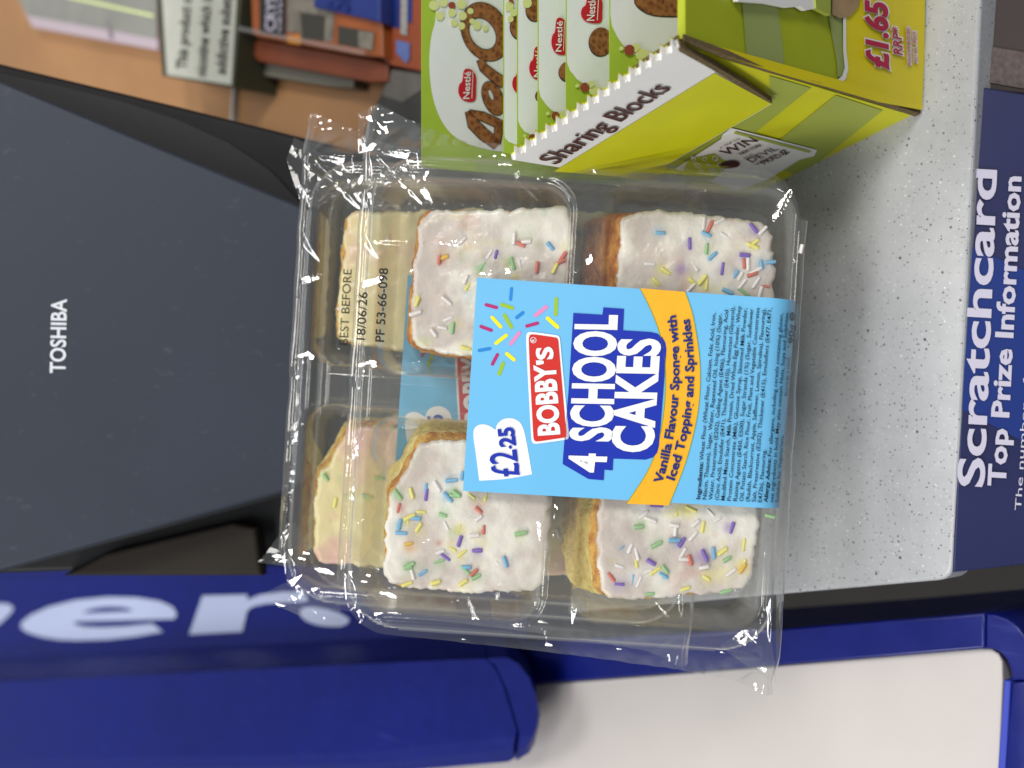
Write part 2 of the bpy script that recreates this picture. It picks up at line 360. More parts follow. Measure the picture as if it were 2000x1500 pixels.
# ---------------------------------------------------------------- scratchcard sign below the counter edge
SG = Plane(c_fl + V((0, -0.0022, -0.0005)), V((0, -0.60, 0.80)))
sg = thing('scratchcard_sign', 'navy sign with white Scratchcard lettering sloping below the counter edge', 'sign', SG.at(1940, 600))
solid('sign_board', [(1908, 168), (2075, 195), (2075, 1094), (1861, 1118)], SG, 0, 0.001, M['navy'], sg, 0.0006)
flat('print_band', [(1895, 480), (2070, 560), (2070, 900), (1879, 800)], SG, 0.0004, M['navy2'], sg)
text('lettering', 'Scratchcard', (1921, 952), (1946, 332), 74, SG, 0.0010, M['sign_ltr'], sg, bold=0.022, upv=(-50, -3))
text('lettering', 'Top Prize Information', (1963, 950), (1994, 345), 34, SG, 0.0010, M['sign_ltr'], sg, bold=0.03, upv=(-33, -2))
text('lettering', 'The number of top prizes', (1994, 997), (2022, 560), 14, SG, 0.0010, M['sign_ltr'], sg, bold=0.0, upv=(-12, -1))
SG2 = Plane(c_fl + V((0, -0.003, -0.006)), V((0, -0.60, 0.80)))
lf = thing('leaflet_holder', 'dark brown printed panel beside the navy scratchcard sign', 'panel', SG2.at(1960, 60))
solid('panel_board', [(1920, -60), (2080, -60), (2080, 190), (1911, 176)], SG2, 0.0, 0.001, M['brown_dark'], lf, 0.0006)
flat('print_patch', [(1930, 90), (2075, 115), (2075, 186), (1925, 160)], SG2, 0.0006, mat('taupe_print', '#574b49', 0.5, 0.4, var=0.3, vscale=500), lf)
# ---------------------------------------------------------------- lottery stand
ZS = -0.030
st = thing('lottery_stand', 'blue plastic lottery play stand with white writing panel and large letters', 'lottery stand', pxw(1000, 1300, ZS))
S0 = level(ZS)
solid('header_strip', [(-260, 1124), (560, 1109), (1020, 1100), (1030, 1258), (700, 1277), (0, 1309), (-260, 1321)], S0, 0.0, 0.05, M['blue'], st, 0.0015, 3, True)
solid('edge_bead', [(-260, 1117), (560, 1104), (700, 1102), (700, 1112), (560, 1115), (-260, 1129)], level(ZS + 0.003), 0, 0.01, M['blue'], st, 0.0014, 3, True)
solid('ridge', [(-260, 1316), (0, 1304), (700, 1272), (1500, 1226), (1500, 1236), (700, 1286), (0, 1320), (-260, 1332)], level(ZS + 0.003), 0, 0.012, M['blue'], st, 0.0016, 3, True)
# frame round the white panel
solid('frame_rail', [(-260, 1326), (700, 1279), (1500, 1230), (1923, 1197), (1923, 1267), (1500, 1301), (700, 1362), (-260, 1430)], S0, 0.0015, 0.12, M['blue'], st, 0.0012, 3, True)
corner_poly = [(1925, 1197), (1945, 1199), (1968, 1208), (1988, 1224), (2004, 1245), (2014, 1275), (2020, 1327), (1976, 1330), (1973, 1308), (1966, 1288), (1952, 1273), (1936, 1267), (1925, 1267)]
solid('frame_corner', corner_poly, S0, 0.0012, 0.04, M['blue'], st, 0.001, 3, True)
solid('frame_rail', [(1976, 1332), (2022, 1329), (2006, 1640), (1950, 1640)], S0, 0.0010, 0.04, M['blue'], st, 0.001, 3, True)
solid('frame_lip', [(1961, 1328), (1974, 1330), (1956, 1640), (1938, 1640)], S0, 0.0, 0.03, M['blue_lip'], st, 0.0006)
panel_poly = [(-250, 1435), (700, 1364), (1500, 1302), (1915, 1266), (1936, 1267), (1950, 1276), (1957, 1292), (1958, 1330), (1944, 1640), (-250, 1640)]
solid('writing_panel', panel_poly, S0, -0.003, 0.01, M['panel'], st, 0.0008)
solid('panel_backing', [(-250, 1420), (1960, 1262), (2000, 1640), (-250, 1640)], S0, -0.014, 0.02, M['black'], st)
# big white letters, partly cut by the frame edge
Z1 = lambda pts: [(x / 2.857, 1000 + y / 2.857) for x, y in pts]
flat('lettering', Z1([(972,597),(412,612),(420,628),(470,640),(560,644),(700,638),(850,622),(910,668),(760,695),(600,712),(430,717),(330,713),(230,697),(150,672),(116,645),(120,615),(170,575),(270,530),(420,492),(600,474),(760,477),(890,497),(960,527),(984,560),(984,580)]), S0, 0.0006, M['sign_white'], st)
flat('letter_counter', Z1([(458,564),(490,549),(540,536),(600,530),(670,532),(725,541),(740,552),(600,558)]), S0, 0.0009, M['blue'], st)
flat('lettering', Z1([(1055,684),(1130,467),(1382,461),(1376,492),(1450,462),(1580,445),(1700,448),(1720,500),(1600,504),(1480,512),(1410,528),(1378,552),(1352,668)]), S0, 0.0006, M['sign_white'], st)
flat('lettering', Z1([(-180,505),(0,510),(40,512),(70,526),(74,545),(45,580),(0,622),(-180,700)]), S0, 0.0006, M['sign_white'], st)
flat('lettering', chaikin(Z1([(1668,548),(1685,595),(1750,628),(1830,640),(1920,640),(1960,600),(1900,565),(1820,540),(1720,524)]), 2), S0, 0.0006, M['sign_white'], st)
# raised slip tray bar over the panel
ZB = -0.004
SB = level(ZB)
bar_top = [(-260, 1344), (0, 1331), (700, 1297), (946, 1286), (965, 1300), (985, 1345), (1000, 1395), (1012, 1437), (700, 1471), (0, 1486), (-260, 1492)]
bar_out = [(-260, 1340), (0, 1327), (700, 1293), (949, 1282), (969, 1297), (990, 1345), (1006, 1395), (1016, 1440), (1004, 1487), (700, 1514), (0, 1526), (-260, 1532)]
capt = [(950, 1286), (990, 1284), (1012, 1296), (1034, 1324), (1046, 1358), (1051, 1392), (1049, 1415), (1043, 1436), (1017, 1439), (1004, 1395), (989, 1345), (968, 1299)]
capo = [(952, 1282), (992, 1280), (1016, 1293), (1038, 1322), (1050, 1357), (1055, 1393), (1052, 1418), (1044, 1452), (1034, 1470), (1008, 1486), (1020, 1440), (990, 1345)]
def tiers(name, rows, m, parent):
    vs, fs = [], []; n = len(rows[0][0])
    for poly, z in rows: vs += [level(z).at(x, y) for x, y in poly]
    for k in range(len(rows) - 1):
        for i in range(n):
            j = (i + 1) % n; fs.append((k*n+i, k*n+j, (k+1)*n+j, (k+1)*n+i))
    fs.append(tuple(range(n)))
    o = mk(name, vs, fs, m, parent)
    bm = bmesh.new(); bm.from_mesh(o.data)
    bmesh.ops.bevel(bm, geom=list(bm.edges), offset=0.0011, segments=3, profile=0.5, affect='EDGES', clamp_overlap=True)
    for f in bm.faces: f.smooth = True
    bm.to_mesh(o.data); bm.free(); return o
def down(poly, z, z2):
    out = []
    for x, y in poly:
        p = level(z).at(x, y); out.append((p, z2))
    return out
def bar(name, top, out, m, parent):
    n = len(out); vs = [SB.at(x, y) for x, y in top]
    o2 = [level(ZB - 0.010).at(x, y) for x, y in out]
    vs += [SB.at(x, y) for x, y in top][:0]
    lower = [V((p.x, p.y, ZS - 0.003)) for p in o2]
    return vs, o2, lower
def barmesh(name, top, out, m, parent):
    # resample both outlines to the same count so that they can be joined
    def resample(poly, n):
        L = [0]; 
        for i in range(len(poly)):
            a, b = poly[i], poly[(i+1) % len(poly)]; L.append(L[-1] + math.hypot(b[0]-a[0], b[1]-a[1]))
        o = []
        for k in range(n):
            t = L[-1] * k / n
            for i in range(len(poly)):
                if L[i] <= t <= L[i+1]:
                    a, b = poly[i], poly[(i+1) % len(poly)]; s = (t - L[i]) / max(1e-9, L[i+1]-L[i]); o.append((a[0]+(b[0]-a[0])*s, a[1]+(b[1]-a[1])*s)); break
        return o
    n = 160
    T = resample(top, n); O = resample(out, n)
    vs = [SB.at(x, y) for x, y in T]; o2 = [level(ZB - 0.008).at(x, y) for x, y in O]
    mid = [(a * 0.5 + b * 0.5) + V((0, 0, 0.0012)) for a, b in zip(vs, o2)]
    lower = [V((p.x * 0.94, p.y + 0.026, ZS - 0.004)) for p in o2]
    rows = [vs, mid, o2, lower]; allv = [p for r_ in rows for p in r_]; fs = [tuple(range(n))]
    for k in range(3):
        for i in range(n):
            j = (i+1) % n; fs.append((k*n+i, k*n+j, (k+1)*n+j, (k+1)*n+i))
    return mk(name, allv, fs, m, parent)
barmesh('slip_tray', bar_top, bar_out, M['blue'], st)
barmesh('slip_tray_cap', capt, capo, M['blue'], st)
# ---------------------------------------------------------------- cake packs: frame of reference
TILT = math.radians(43)
PN = V((0, -math.sin(TILT), math.cos(TILT)))
k0 = 0.492; near_rim = CAM + ray(1545, 790) * k0
PK = Plane(near_rim, PN)
O = PK.at(1112, 778)
ea = (PK.at(1129, 500) - PK.at(1095, 1060)).normalized(); ea = (ea - PN * ea.dot(PN)).normalized()
eb = PN.cross(ea).normalized()
if eb.y < 0: eb = -eb
def loc(a, b, h=0.0): return O + ea * a + eb * b + PN * h
def ab(x, y, h=0.0):
    d = PK.at(x, y, h) - O; return d.dot(ea), d.dot(eb)
AP = ab(1000, 312)[0]; AM = ab(1000, 1247)[0]; BP = ab(697, 760)[1]; BM = ab(1538, 780)[1]
A0, B0 = (AP + AM) / 2, (BP + BM) / 2; HA, HB = (AP - AM) / 2, (BP - BM) / 2
DEP = 0.029
def rrect(a, b, ca, cb, ha, hb, r):
    qx = abs(a - ca) - ha + r; qy = abs(b - cb) - hb + r
    return math.hypot(max(qx, 0), max(qy, 0)) + min(max(qx, qy), 0) - r
comps = []
for (x0, y0, x1, y1) in ((718, 335, 1118, 755), (690, 806, 1075, 1222), (1160, 345, 1556, 770), (1112, 815, 1505, 1240)):
    cx, cy = (x0 + x1) / 2, (y0 + y1) / 2
    ca, cb = ab(cx, cy); s = (PK.at(cx, cy) - CAM).length / FPX * 1.0
    comps.append((ca, cb, (y1 - y0) / 2 * s, (x1 - x0) / 2 * s))
def sst(x): x = max(0.0, min(1.0, x)); return x * x * (3 - 2 * x)
def tray_h(a, b):
    d0 = rrect(a, b, A0, B0, HA, HB, 0.019)
    h = 0.0
    if d0 > -0.0052: h = -0.0011 * sst((d0 + 0.0052) / 0.0014)       # stepped flange
    if d0 > -0.0016: h -= 0.0045 * sst((d0 + 0.0016) / 0.002)
    for ca, cb, ha, hb in comps:
        d = rrect(a, b, ca, cb, ha, hb, 0.013)
        if d < 0:
            e = -d; wv = 0.0
            if 0.0028 < e < 0.0085:
                wv = 0.0006 * math.sin((a - b) * 900 if abs(a - ca) / ha > abs(b - cb) / hb else (a) * 900) * sst((e - 0.0028) / 0.001) * sst((0.0085 - e) / 0.001)
            h = -0.0016 * sst(e / 0.0012)
            if e > 0.0022: h = -0.0016 - (DEP - 0.0026) * sst((e - 0.0022) / 0.0055) + wv
    return h
def make_tray(parent):
    n = 230; vs, fs, idx = [], [], {}
    for i in range(n):
        for j in range(n):
            a = A0 + (2 * i / (n - 1) - 1) * (HA + 0.0008); b = B0 + (2 * j / (n - 1) - 1) * (HB + 0.0008)
            if rrect(a, b, A0, B0, HA, HB, 0.019) <= 0.0008:
                idx[i, j] = len(vs); vs.append(loc(a, b, tray_h(a, b)))
    for i in range(n - 1):
        for j in range(n - 1):
            q = [(i, j), (i + 1, j), (i + 1, j + 1), (i, j + 1)]
            if all(k in idx for k in q): fs.append([idx[k] for k in q])
    return mk('tray', vs, fs, M['tray'], parent, True)
# film: sheet over the tray, rolled over the far and near edges, fin seals at the two sides
def lerp_tab(tab, x):
    if x <= tab[0][0]: return tab[0][1]
    for (x0, y0), (x1, y1) in zip(tab, tab[1:]):
        if x <= x1: return y0 + (y1 - y0) * (x - x0) / (x1 - x0)
    return tab[-1][1]
PXS = 0.000190
ext_p = [(-HB, 0.0005), (-HB + 0.02, 0.001), (-0.03, 0.003), (0.01, 0.0045), (0.045, 0.0065), (HB - 0.018, 0.0115), (HB, 0.0185)]
ext_m = [(-HB, 0.016), (-HB + 0.012, 0.011), (-0.04, 0.0075), (0.0, 0.0042), (0.04, 0.002), (HB - 0.01, 0.001), (HB, 0.004)]
def ridged(x, y, s): return 1 - abs(noise.noise(V((x * s, y * s, 3.1)))) * 2
CREASE = []
for pts, hh, ww in (([(692, 376), (752, 362), (815, 350)], 1.5, 1.3), ([(690, 380), (704, 400), (707, 432), (728, 478), (768, 528)], 1.6, 1.3), ([(812, 352), (835, 368), (875, 402)], 2.2, 3.0), ([(828, 318), (862, 340), (878, 385)], 2.4, 3.0), ([(745, 285), (800, 296), (858, 312)], 2.0, 2.0), ([(690, 1132), (740, 1146), (830, 1164), (900, 1180)], 1.6, 1.4), ([(690, 1138), (704, 1182), (720, 1205)], 1.5, 1.2),
        ([(1075, 998), (1130, 998), (1185, 1012), (1228, 1058)], 1.2, 1.1), ([(1205, 1100), (1160, 1140), (1132, 1185), (1122, 1240)], 1.6, 1.4), ([(1500, 345), (1400, 352), (1300, 345), (1172, 332)], 1.4, 1.4), ([(1172, 332), (1225, 355), (1280, 382)], 1.2, 1.2), ([(1335, 388), (1390, 378), (1450, 388)], 1.0, 1.2),
        ([(852, 480), (950, 486)], 0.8, 1.0), ([(1025, 470), (1000, 540)], 0.7, 1.0), ([(930, 540), (1010, 537)], 0.7, 1.0), ([(1120, 560), (1170, 500)], 0.9, 1.5), ([(1060, 990), (1062, 1075)], 1.1, 1.2), ([(1090, 995), (1086, 1075)], 1.3, 1.2), ([(900, 1010), (850, 1060), (800, 1080)], 0.6, 1.2), ([(700, 700), (715, 745), (712, 830), (706, 900), (700, 1000), (690, 1130)], 1.5, 2.2)):
    CREASE.append(([(ab(x, y, 0.0016)[0] - A0, ab(x, y, 0.0016)[1] - B0) for x, y in pts], hh * 0.00085, ww * 0.00165))
def crease_h(a, b):
    h = 0.0
    for pts, hh, ww in CREASE:
        best = 9.0; n = len(pts)
        for i in range(n - 1):
            (x0, y0), (x1, y1) = pts[i], pts[i + 1]; dx, dy = x1 - x0, y1 - y0
            if min(x0, x1) - 4 * ww > a or max(x0, x1) + 4 * ww < a or min(y0, y1) - 4 * ww > b or max(y0, y1) + 4 * ww < b: continue
            t = max(0.0, min(1.0, ((a - x0) * dx + (b - y0) * dy) / (dx * dx + dy * dy))); d = math.hypot(a - x0 - dx * t, b - y0 - dy * t)
            u = (i + t) / (n - 1)
            if d < best: best, bu = d, u
        if best < 4 * ww: h += hh * math.exp(-(best / ww) ** 2) * (math.sin(math.pi * max(0.03, min(0.97, bu))) ** 0.5)
    return h
corners = [(HA, HB), (HA, -HB), (-HA, HB), (-HA, -HB)]
def film_h(a, b, seed):
    h = 0.0016 + 0.0007 * noise.noise(V((a * 26, b * 26, seed))) + 0.00035 * noise.noise(V((a * 75 + 5, b * 75, seed)))
    for k, (ca, cb) in enumerate(corners):             # tension folds running in from the corners
        dx, dy = a - ca, b - cb; rr = math.hypot(dx, dy)
        if rr < 0.045:
            th = math.atan2(dy, dx)
            f = 1 - abs(math.sin(th * 4.2 + 0.9 * k + seed + 7 * rr)) ** 0.55
            h += 0.0018 * f * sst(rr / 0.010) * (1 - sst(rr / 0.043))
    e = min(HA - abs(a), HB - abs(b))
    f = 1 - abs(noise.noise(V((a * 34, b * 34, seed + 9)))) * 2
    h += 0.0009 * max(0, f - 0.62) / 0.38 * (1 - sst(e / 0.045))
    if seed == 0.0: h += crease_h(a, b)
    return h
def make_film(parent, seed=0.0):
    na, RR = 250, 0.0028
    path = []                                    # (b, drop) pairs along the sheet
    steps = 230
    for i in range(11):
        t = 1 - i / 10.0; path.append((-HB - 0.0005 - RR, -RR - 0.016 * t))
    for i in range(1, 9):
        t = i / 8.0 * math.pi / 2; path.append((-HB - 0.0005 - RR * math.cos(t), -RR + RR * math.sin(t)))
    for i in range(1, steps): path.append((-HB - 0.0005 + (2 * HB + 0.001) * i / steps, 0.0))
    for i in range(0, 9):
        t = i / 8.0 * math.pi / 2; path.append((HB + 0.0005 + RR * math.sin(t), -RR + RR * math.cos(t)))
    for i in range(1, 11): path.append((HB + 0.0005 + RR, -RR - 0.016 * i / 10.0))
    vs, fs = [], []
    for (b, dr) in path:
        bc = max(-HB, min(HB, b)); lo = -HA - lerp_tab(ext_m, bc); hi = HA + lerp_tab(ext_p, bc)
        rc_ = 0.017; dd = HB - rc_
        if bc < -dd: hi = min(hi, HA + 0.0012 - (rc_ - math.sqrt(max(0, rc_ * rc_ - (-bc - dd) ** 2))))
        if bc > dd: lo = max(lo, -HA - 0.0012 + (rc_ - math.sqrt(max(0, rc_ * rc_ - (bc - dd) ** 2))))
        if dr < 0: f_ = sst(-dr / 0.02); lo = lo * (1 - f_) + (-HA + 0.012) * f_; hi = hi * (1 - f_) + (HA - 0.012) * f_
        for j in range(na + 1):
            a = lo + (hi - lo) * j / na
            h = film_h(a, bc, seed) * (1.0 if dr == 0 else 0.4)
            ov = max(0, abs(a) - HA)
            h -= 0.010 * sst(ov / 0.014)
            if ov > 0.003: h += 0.0006 * math.sin(b * 900 + 3 * math.sin(b * 130)) * sst((ov - 0.003) / 0.004)
            bj = b + 0.0008 * noise.noise(V((a * 60, dr * 200, seed + 3))) * (1 if dr < 0 else 0)
            vs.append(loc(A0 + a, B0 + bj, h + dr))
    for i in range(len(path) - 1):
        for j in range(na):
            fs.append((i*(na+1)+j, i*(na+1)+j+1, (i+1)*(na+1)+j+1, (i+1)*(na+1)+j))
    return mk('film', vs, fs, M['film'], parent, True)
def flap(parent, poly, h0, bow, seed, n=26):
    """crumpled corner of film: outline in photo pixels on the pack plane"""
    pts = [PK.at(x, y, h0) for x, y in poly]; c = sum(pts, V()) / len(pts)
    per = []
    for i in range(len(pts)):
        for k in range(3): per.append(pts[i].lerp(pts[(i + 1) % len(pts)], k / 3.0))
    vs, fs = [c + PN * bow], []; m_ = len(per); rings = 4
    for r_ in range(1, rings + 1):
        for p in per:
            q = c.lerp(p, r_ / rings); d = q - O
            a, b = d.dot(ea), d.dot(eb)
            z = 0.0034 * noise.noise(V((a * 70, b * 45, seed))) + 0.0010 * noise.noise(V((a * 190, b * 150, seed)))
            vs.append(q + PN * (bow * (1 - r_ / rings) + z))
    for i in range(m_): fs.append((0, 1 + i, 1 + (i + 1) % m_))
    for r_ in range(rings - 1):
        for i in range(m_):
            j = (i + 1) % m_; fs.append((1+r_*m_+i, 1+r_*m_+j, 1+(r_+1)*m_+j, 1+(r_+1)*m_+i))
    return mk('film_corner', vs, fs, M['film'], parent, False)
# ---------------------------------------------------------------- label
HL = 0.0042
b_bend = ab(1488, 780, HL)[1]; RB = 0.0115
def LM(x, y, off=0.0):
    a, b = ab(x, y, HL); h = HL
    d = b_bend - b
    if d > 0:
        d2 = min(d, RB * 0.999); h -= RB - math.sqrt(RB * RB - d2 * d2)
    return loc(a, b, h + off)
def Lz(X, Y): return (900 + X / 2.857, 500 + Y / 2.857)
def make_label(parent, full=True):
    tl, tr, br, bl = Lz(12, 1310), Lz(90, 120), Lz(1895, 245), Lz(1785, 1412)
    nx, ny = 70, 8; vs, fs = [], []
    for i in range(nx + 1):
        for j in range(ny + 1):
            s, t = i / nx, j / ny
            x = (tl[0]*(1-t)+tr[0]*t)*(1-s) + (bl[0]*(1-t)+br[0]*t)*s; y = (tl[1]*(1-t)+tr[1]*t)*(1-s) + (bl[1]*(1-t)+br[1]*t)*s
            vs.append(LM(x, y))
    nrow = nx + 1
    for k in range(1, 9):                        # tail of the label hanging down the near side
        for j in range(ny + 1): vs.append(vs[nx*(ny+1)+j] - PN * 0.0022 * k + eb * 0.00005 * k * k)
        nrow += 1
    for i in range(nrow - 1):
        for j in range(ny): fs.append((i*(ny+1)+j, i*(ny+1)+j+1, (i+1)*(ny+1)+j+1, (i+1)*(ny+1)+j))
    lb = mk('label', vs, fs, M['label'], parent, True)
    P = lambda name, pts, lvl, m: flat(name, [Lz(*p) for p in pts], LM, 0.00012 * lvl, M[m], lb)
    # printed sprinkles
    for X, Y, ang, ln, wd, c in ((280,212,85,78,17,'sky'),(170,280,-15,78,19,'magenta'),(258,281,-18,82,21,'lime'),(329,330,38,62,19,'sky'),(447,308,38,98,24,'pink'),(531,283,88,108,22,'lime'),
            (199,369,-48,90,20,'yellow'),(263,364,-60,98,22,'lime'),(512,372,-42,95,22,'yellow'),(398,383,15,80,19,'magenta'),(141,404,-20,80,19,'magenta'),(225,465,38,92,20,'yellow'),(302,460,52,98,22,'pink'),
            (132,522,10,78,18,'sky'),(190,577,62,78,19,'magenta'),(277,562,-40,72,21,'yellow'),(225,629,70,84,22,'lime')):
        an = math.radians(ang); dx, dy = math.cos(an) * (ln - wd) / 2, -math.sin(an) * (ln - wd) / 2; pts = []
        for k in range(7):
            t = an + math.pi / 2 - math.pi * k / 6; pts.append((X + dx + math.cos(t) * wd / 2, Y + dy - math.sin(t) * wd / 2))
        for k in range(7):
            t = an - math.pi / 2 - math.pi * k / 6; pts.append((X - dx + math.cos(t) * wd / 2, Y - dy - math.sin(t) * wd / 2))
        P('printed_sprinkle', pts, 1, 'p_' + c)
    # gold band
    e1 = [(1000, 180), (1060, 300), (1110, 430), (1136, 560), (1143, 700), (1135, 850), (1112, 1000), (1075, 1130), (1020, 1240), (925, 1382)]
    e2 = [(1250, 200), (1288, 310), (1312, 430), (1330, 560), (1335, 680), (1330, 800), (1313, 920), (1280, 1060), (1240, 1190), (1160, 1392)]
    def cm(p):                                      # smooth the edge lines
        o = []
        for i in range(len(p) - 1):
            p0, p1, p2, p3 = p[max(0, i-1)], p[i], p[i+1], p[min(len(p)-1, i+2)]
            for k in range(4):
                t = k / 4.0
                o.append(tuple(0.5*((2*p1[q])+(-p0[q]+p2[q])*t+(2*p0[q]-5*p1[q]+4*p2[q]-p3[q])*t*t+(-p0[q]+3*p1[q]-3*p2[q]+p3[q])*t**3) for q in (0, 1)))
        return o + [p[-1]]
    e1, e2 = cm(e1), cm(e2)
    def strip(name, a_, b_, lvl, m):
        n_ = len(a_); v_ = [LM(*Lz(*p), 0.00012 * lvl) for p in a_] + [LM(*Lz(*p), 0.00012 * lvl) for p in b_]
        return mk(name, v_, [(i, i+1, n_+i+1, n_+i) for i in range(n_-1)], M[m], lb, recalc=False)
    strip('gold_band', e1, e2, 1, 'ink_gold')
    strip('band_line', [(x-3, y) for x, y in e1], [(x+1, y) for x, y in e1], 2, 'ink_green_line'); strip('band_line', [(x-1, y) for x, y in e2], [(x+3, y) for x, y in e2], 2, 'ink_green_line')
    # price badge
    bread = chaikin([(103, 1254), (103, 1254), (84, 1100), (66, 985), (84, 948), (125, 936), (168, 950), (196, 975), (200, 938), (240, 905), (300, 905), (345, 940), (368, 1040), (398, 1218), (398, 1218), (250, 1246)], 2)
    P('price_badge', bread, 1, 'ink_white')
    def T(s, p0, p1, cap, m, lvl=4, mid=None, **kw):
        return text('lettering', s, Lz(*p0), Lz(*p1), cap / 2.857, LM, 0.00012 * lvl, M[m], lb, mid=Lz(*mid) if mid else None, **kw)
    T('£2', (326, 1222), (308, 1078), 148, 'ink_royal', bold=0.014)
    T('.', (283, 1075), (280, 1055), 70, 'ink_royal', bold=0.03); T('25', (305, 1058), (292, 952), 84, 'ink_royal', bold=0.04)
    # brand badge
    bw = chaikin([(363, 470), (368, 425), (400, 424), (520, 440), (552, 446), (556, 490), (600, 960), (606, 1022), (570, 1028), (450, 1045), (398, 1050), (392, 1005)], 2)
    cx, cy = sum(p[0] for p in bw)/len(bw), sum(p[1] for p in bw)/len(bw)
    def inset(poly, d):
        o = []
        for x, y in poly:
            ox, oy = x-cx, y-cy; o.append((cx + ox*(1-d/105.0), cy + oy*(1-d/310.0)))
        return o
    P('brand_badge', bw, 2, 'ink_white'); P('brand_badge_field', inset(bw, 13), 3, 'ink_red')
    T("BOBBY", (549, 995), (524, 600), 108, 'ink_white', bold=0.04, upv=(-112/2.857, 8/2.857), lvl=5)
    T("'S", (517, 602), (508, 505), 96, 'ink_white', bold=0.04, upv=(-86/2.857, 6/2.857), lvl=5)
    ring = ell(405, 470, 17, 17, 24); ring2 = ell(405, 470, 14, 14, 24); n_ = 24
    v_ = [LM(*Lz(*p), 0.0006) for p in ring + ring2]; mk('registered_mark', v_, [(i, (i+1) % n_, n_+(i+1) % n_, n_+i) for i in range(n_)], M['ink_white'], lb, recalc=False)
    T('R', (413, 477), (412, 463), 18, 'ink_white', bold=0.02, lvl=5)
    # title block
    P('title_block', [(628, 318), (790, 328), (795, 287), (910, 295), (905, 415), (1060, 424), (1095, 433), (1125, 455), (1142, 485), (1147, 525), (1105, 1060), (1095, 1098), (1075, 1122), (1030, 1136), (850, 1130), (847, 1196), (800, 1192), (797, 1251), (712, 1244), (568, 1160), (572, 1100), (600, 760)], 2, 'ink_royal')
    T('SCHOOL', (835, 1036), (866, 330), 222, 'ink_white', bold=0.034, upv=(-218/2.857, -4/2.857), lvl=4)
    T('CAKES', (1063, 1096), (1106, 462), 222, 'ink_white', bold=0.034, upv=(-216/2.857, -4/2.857), lvl=4)
    T('4', (800, 1210), (812, 1104), 200, 'ink_white', bold=0.025, upv=(-198/2.857, -6/2.857), lvl=4)
    T('Vanilla Flavour Sponge with', (1120, 1272), (1198, 330), 48, 'ink_navy', bold=0.03, mid=(1262, 810), lvl=4)
    T('Iced Topping and Sprinkles', (1190, 1254), (1274, 350), 48, 'ink_navy', bold=0.03, mid=(1352, 790), lvl=4)
    if full:
        lines = ['Wheat Flour (Wheat Flour, Calcium, Folic Acid, Iron,', 'Niacin, Thiamin), Sugar, Water, Rapeseed Oil, Icing (10%) (Sugar,', 'Water, Preservative (E202), Gelling Agent (E406), Flavouring, Acid',
                 '(Citric Acid), Emulsifier (E471), Thickener (E410)), Humectant (Glycerol),', 'Modified Maize Starch, Milk Protein, Dried Whole Egg Powder, Whey', 'Protein Concentrate (Milk), Glucose Syrup, Skimmed Milk Powder,',
                 'Raising Agents (E450, E500), Sugar Strands (1%) (Sugar, Sunflower', 'Oil, Potato Starch, Rice Flour, Fruit, Plant and Vegetable Concentrates', '(Radish, Blackcurrant, Apple, Safflower, Lemon, Spirulina), Flavouring),',
                 'Salt, Preservative (E202), Thickener (E415), Emulsifiers (E477, E471,', 'E472b), Flavouring.', 'For allergens, including cereals containing gluten,', 'see ingredients in bold. May also contain Nuts, Soya and Sulphites.', 'Suitable for Vegetarians.']
        ends = [318, 322, 303, 283, 280, 292, 295, 290, 293, 290, 1080, 318, 308, 1000]
        for i, (s, ey) in enumerate(zip(lines, ends)):
            sx, sy = 1334 + 34.4 * i, 1357 + 1.7 * i; ys = sy
            if i == 0: T('Ingredients:', (sx, sy), (sx + 17, 1150), 22, 'ink_text', bold=0.02); ys = 1140
            if i == 11: T('Allergy Advice:', (sx, sy), (sx + 20, 1130), 22, 'ink_text', bold=0.02); ys = 1118
            T(s, (sx + (sy - ys) * 0.084, ys), (sx + (sy - ey) * 0.084, ey), 22, 'ink_text', bold=0.004)
        T('Store in a cool,', (1836, 782), (1852, 560), 22, 'ink_text'); T('190g', (1878, 512), (1886, 380), 42, 'ink_text', bold=0.01); T('e', (1884, 360), (1890, 312), 62, 'ink_text')
    return lb
# ---------------------------------------------------------------- cakes
def resamp(poly, n):
    L = [0]
    for i in range(len(poly)):
        a, b = poly[i], poly[(i+1) % len(poly)]; L.append(L[-1] + math.hypot(b[0]-a[0], b[1]-a[1]))
    o = []; i = 0
    for k in range(n):
        t = L[-1] * k / n
        while L[i+1] < t: i += 1
        a, b = poly[i], poly[(i+1) % len(poly)]; s = (t - L[i]) / max(1e-9, L[i+1]-L[i]); o.append((a[0]+(b[0]-a[0])*s, a[1]+(b[1]-a[1])*s))
    return o
H_IC = -0.0025
NR = 220
def rings_mesh(name, rings, m, parent, cap_top=True, cap_bot=False, smooth=True):
    n = len(rings[0]); vs = [p for r_ in rings for p in r_]; fs = []
    for k in range(len(rings) - 1):
        for i in range(n):
            j = (i + 1) % n; fs.append((k*n+i, k*n+j, (k+1)*n+j, (k+1)*n+i))
    if cap_top: fs.append(tuple(range(n)))
    if cap_bot: fs.append(tuple(range((len(rings)-1)*n, len(rings)*n)))
    return mk(name, vs, fs, m, parent, smooth)
BLEED = {'r': '#cf6a50', 'v': '#8a6cb8', 'g': '#8fba72', 'b': '#8db6cc', 'y': '#e8dc62', 'o': '#e0a850'}
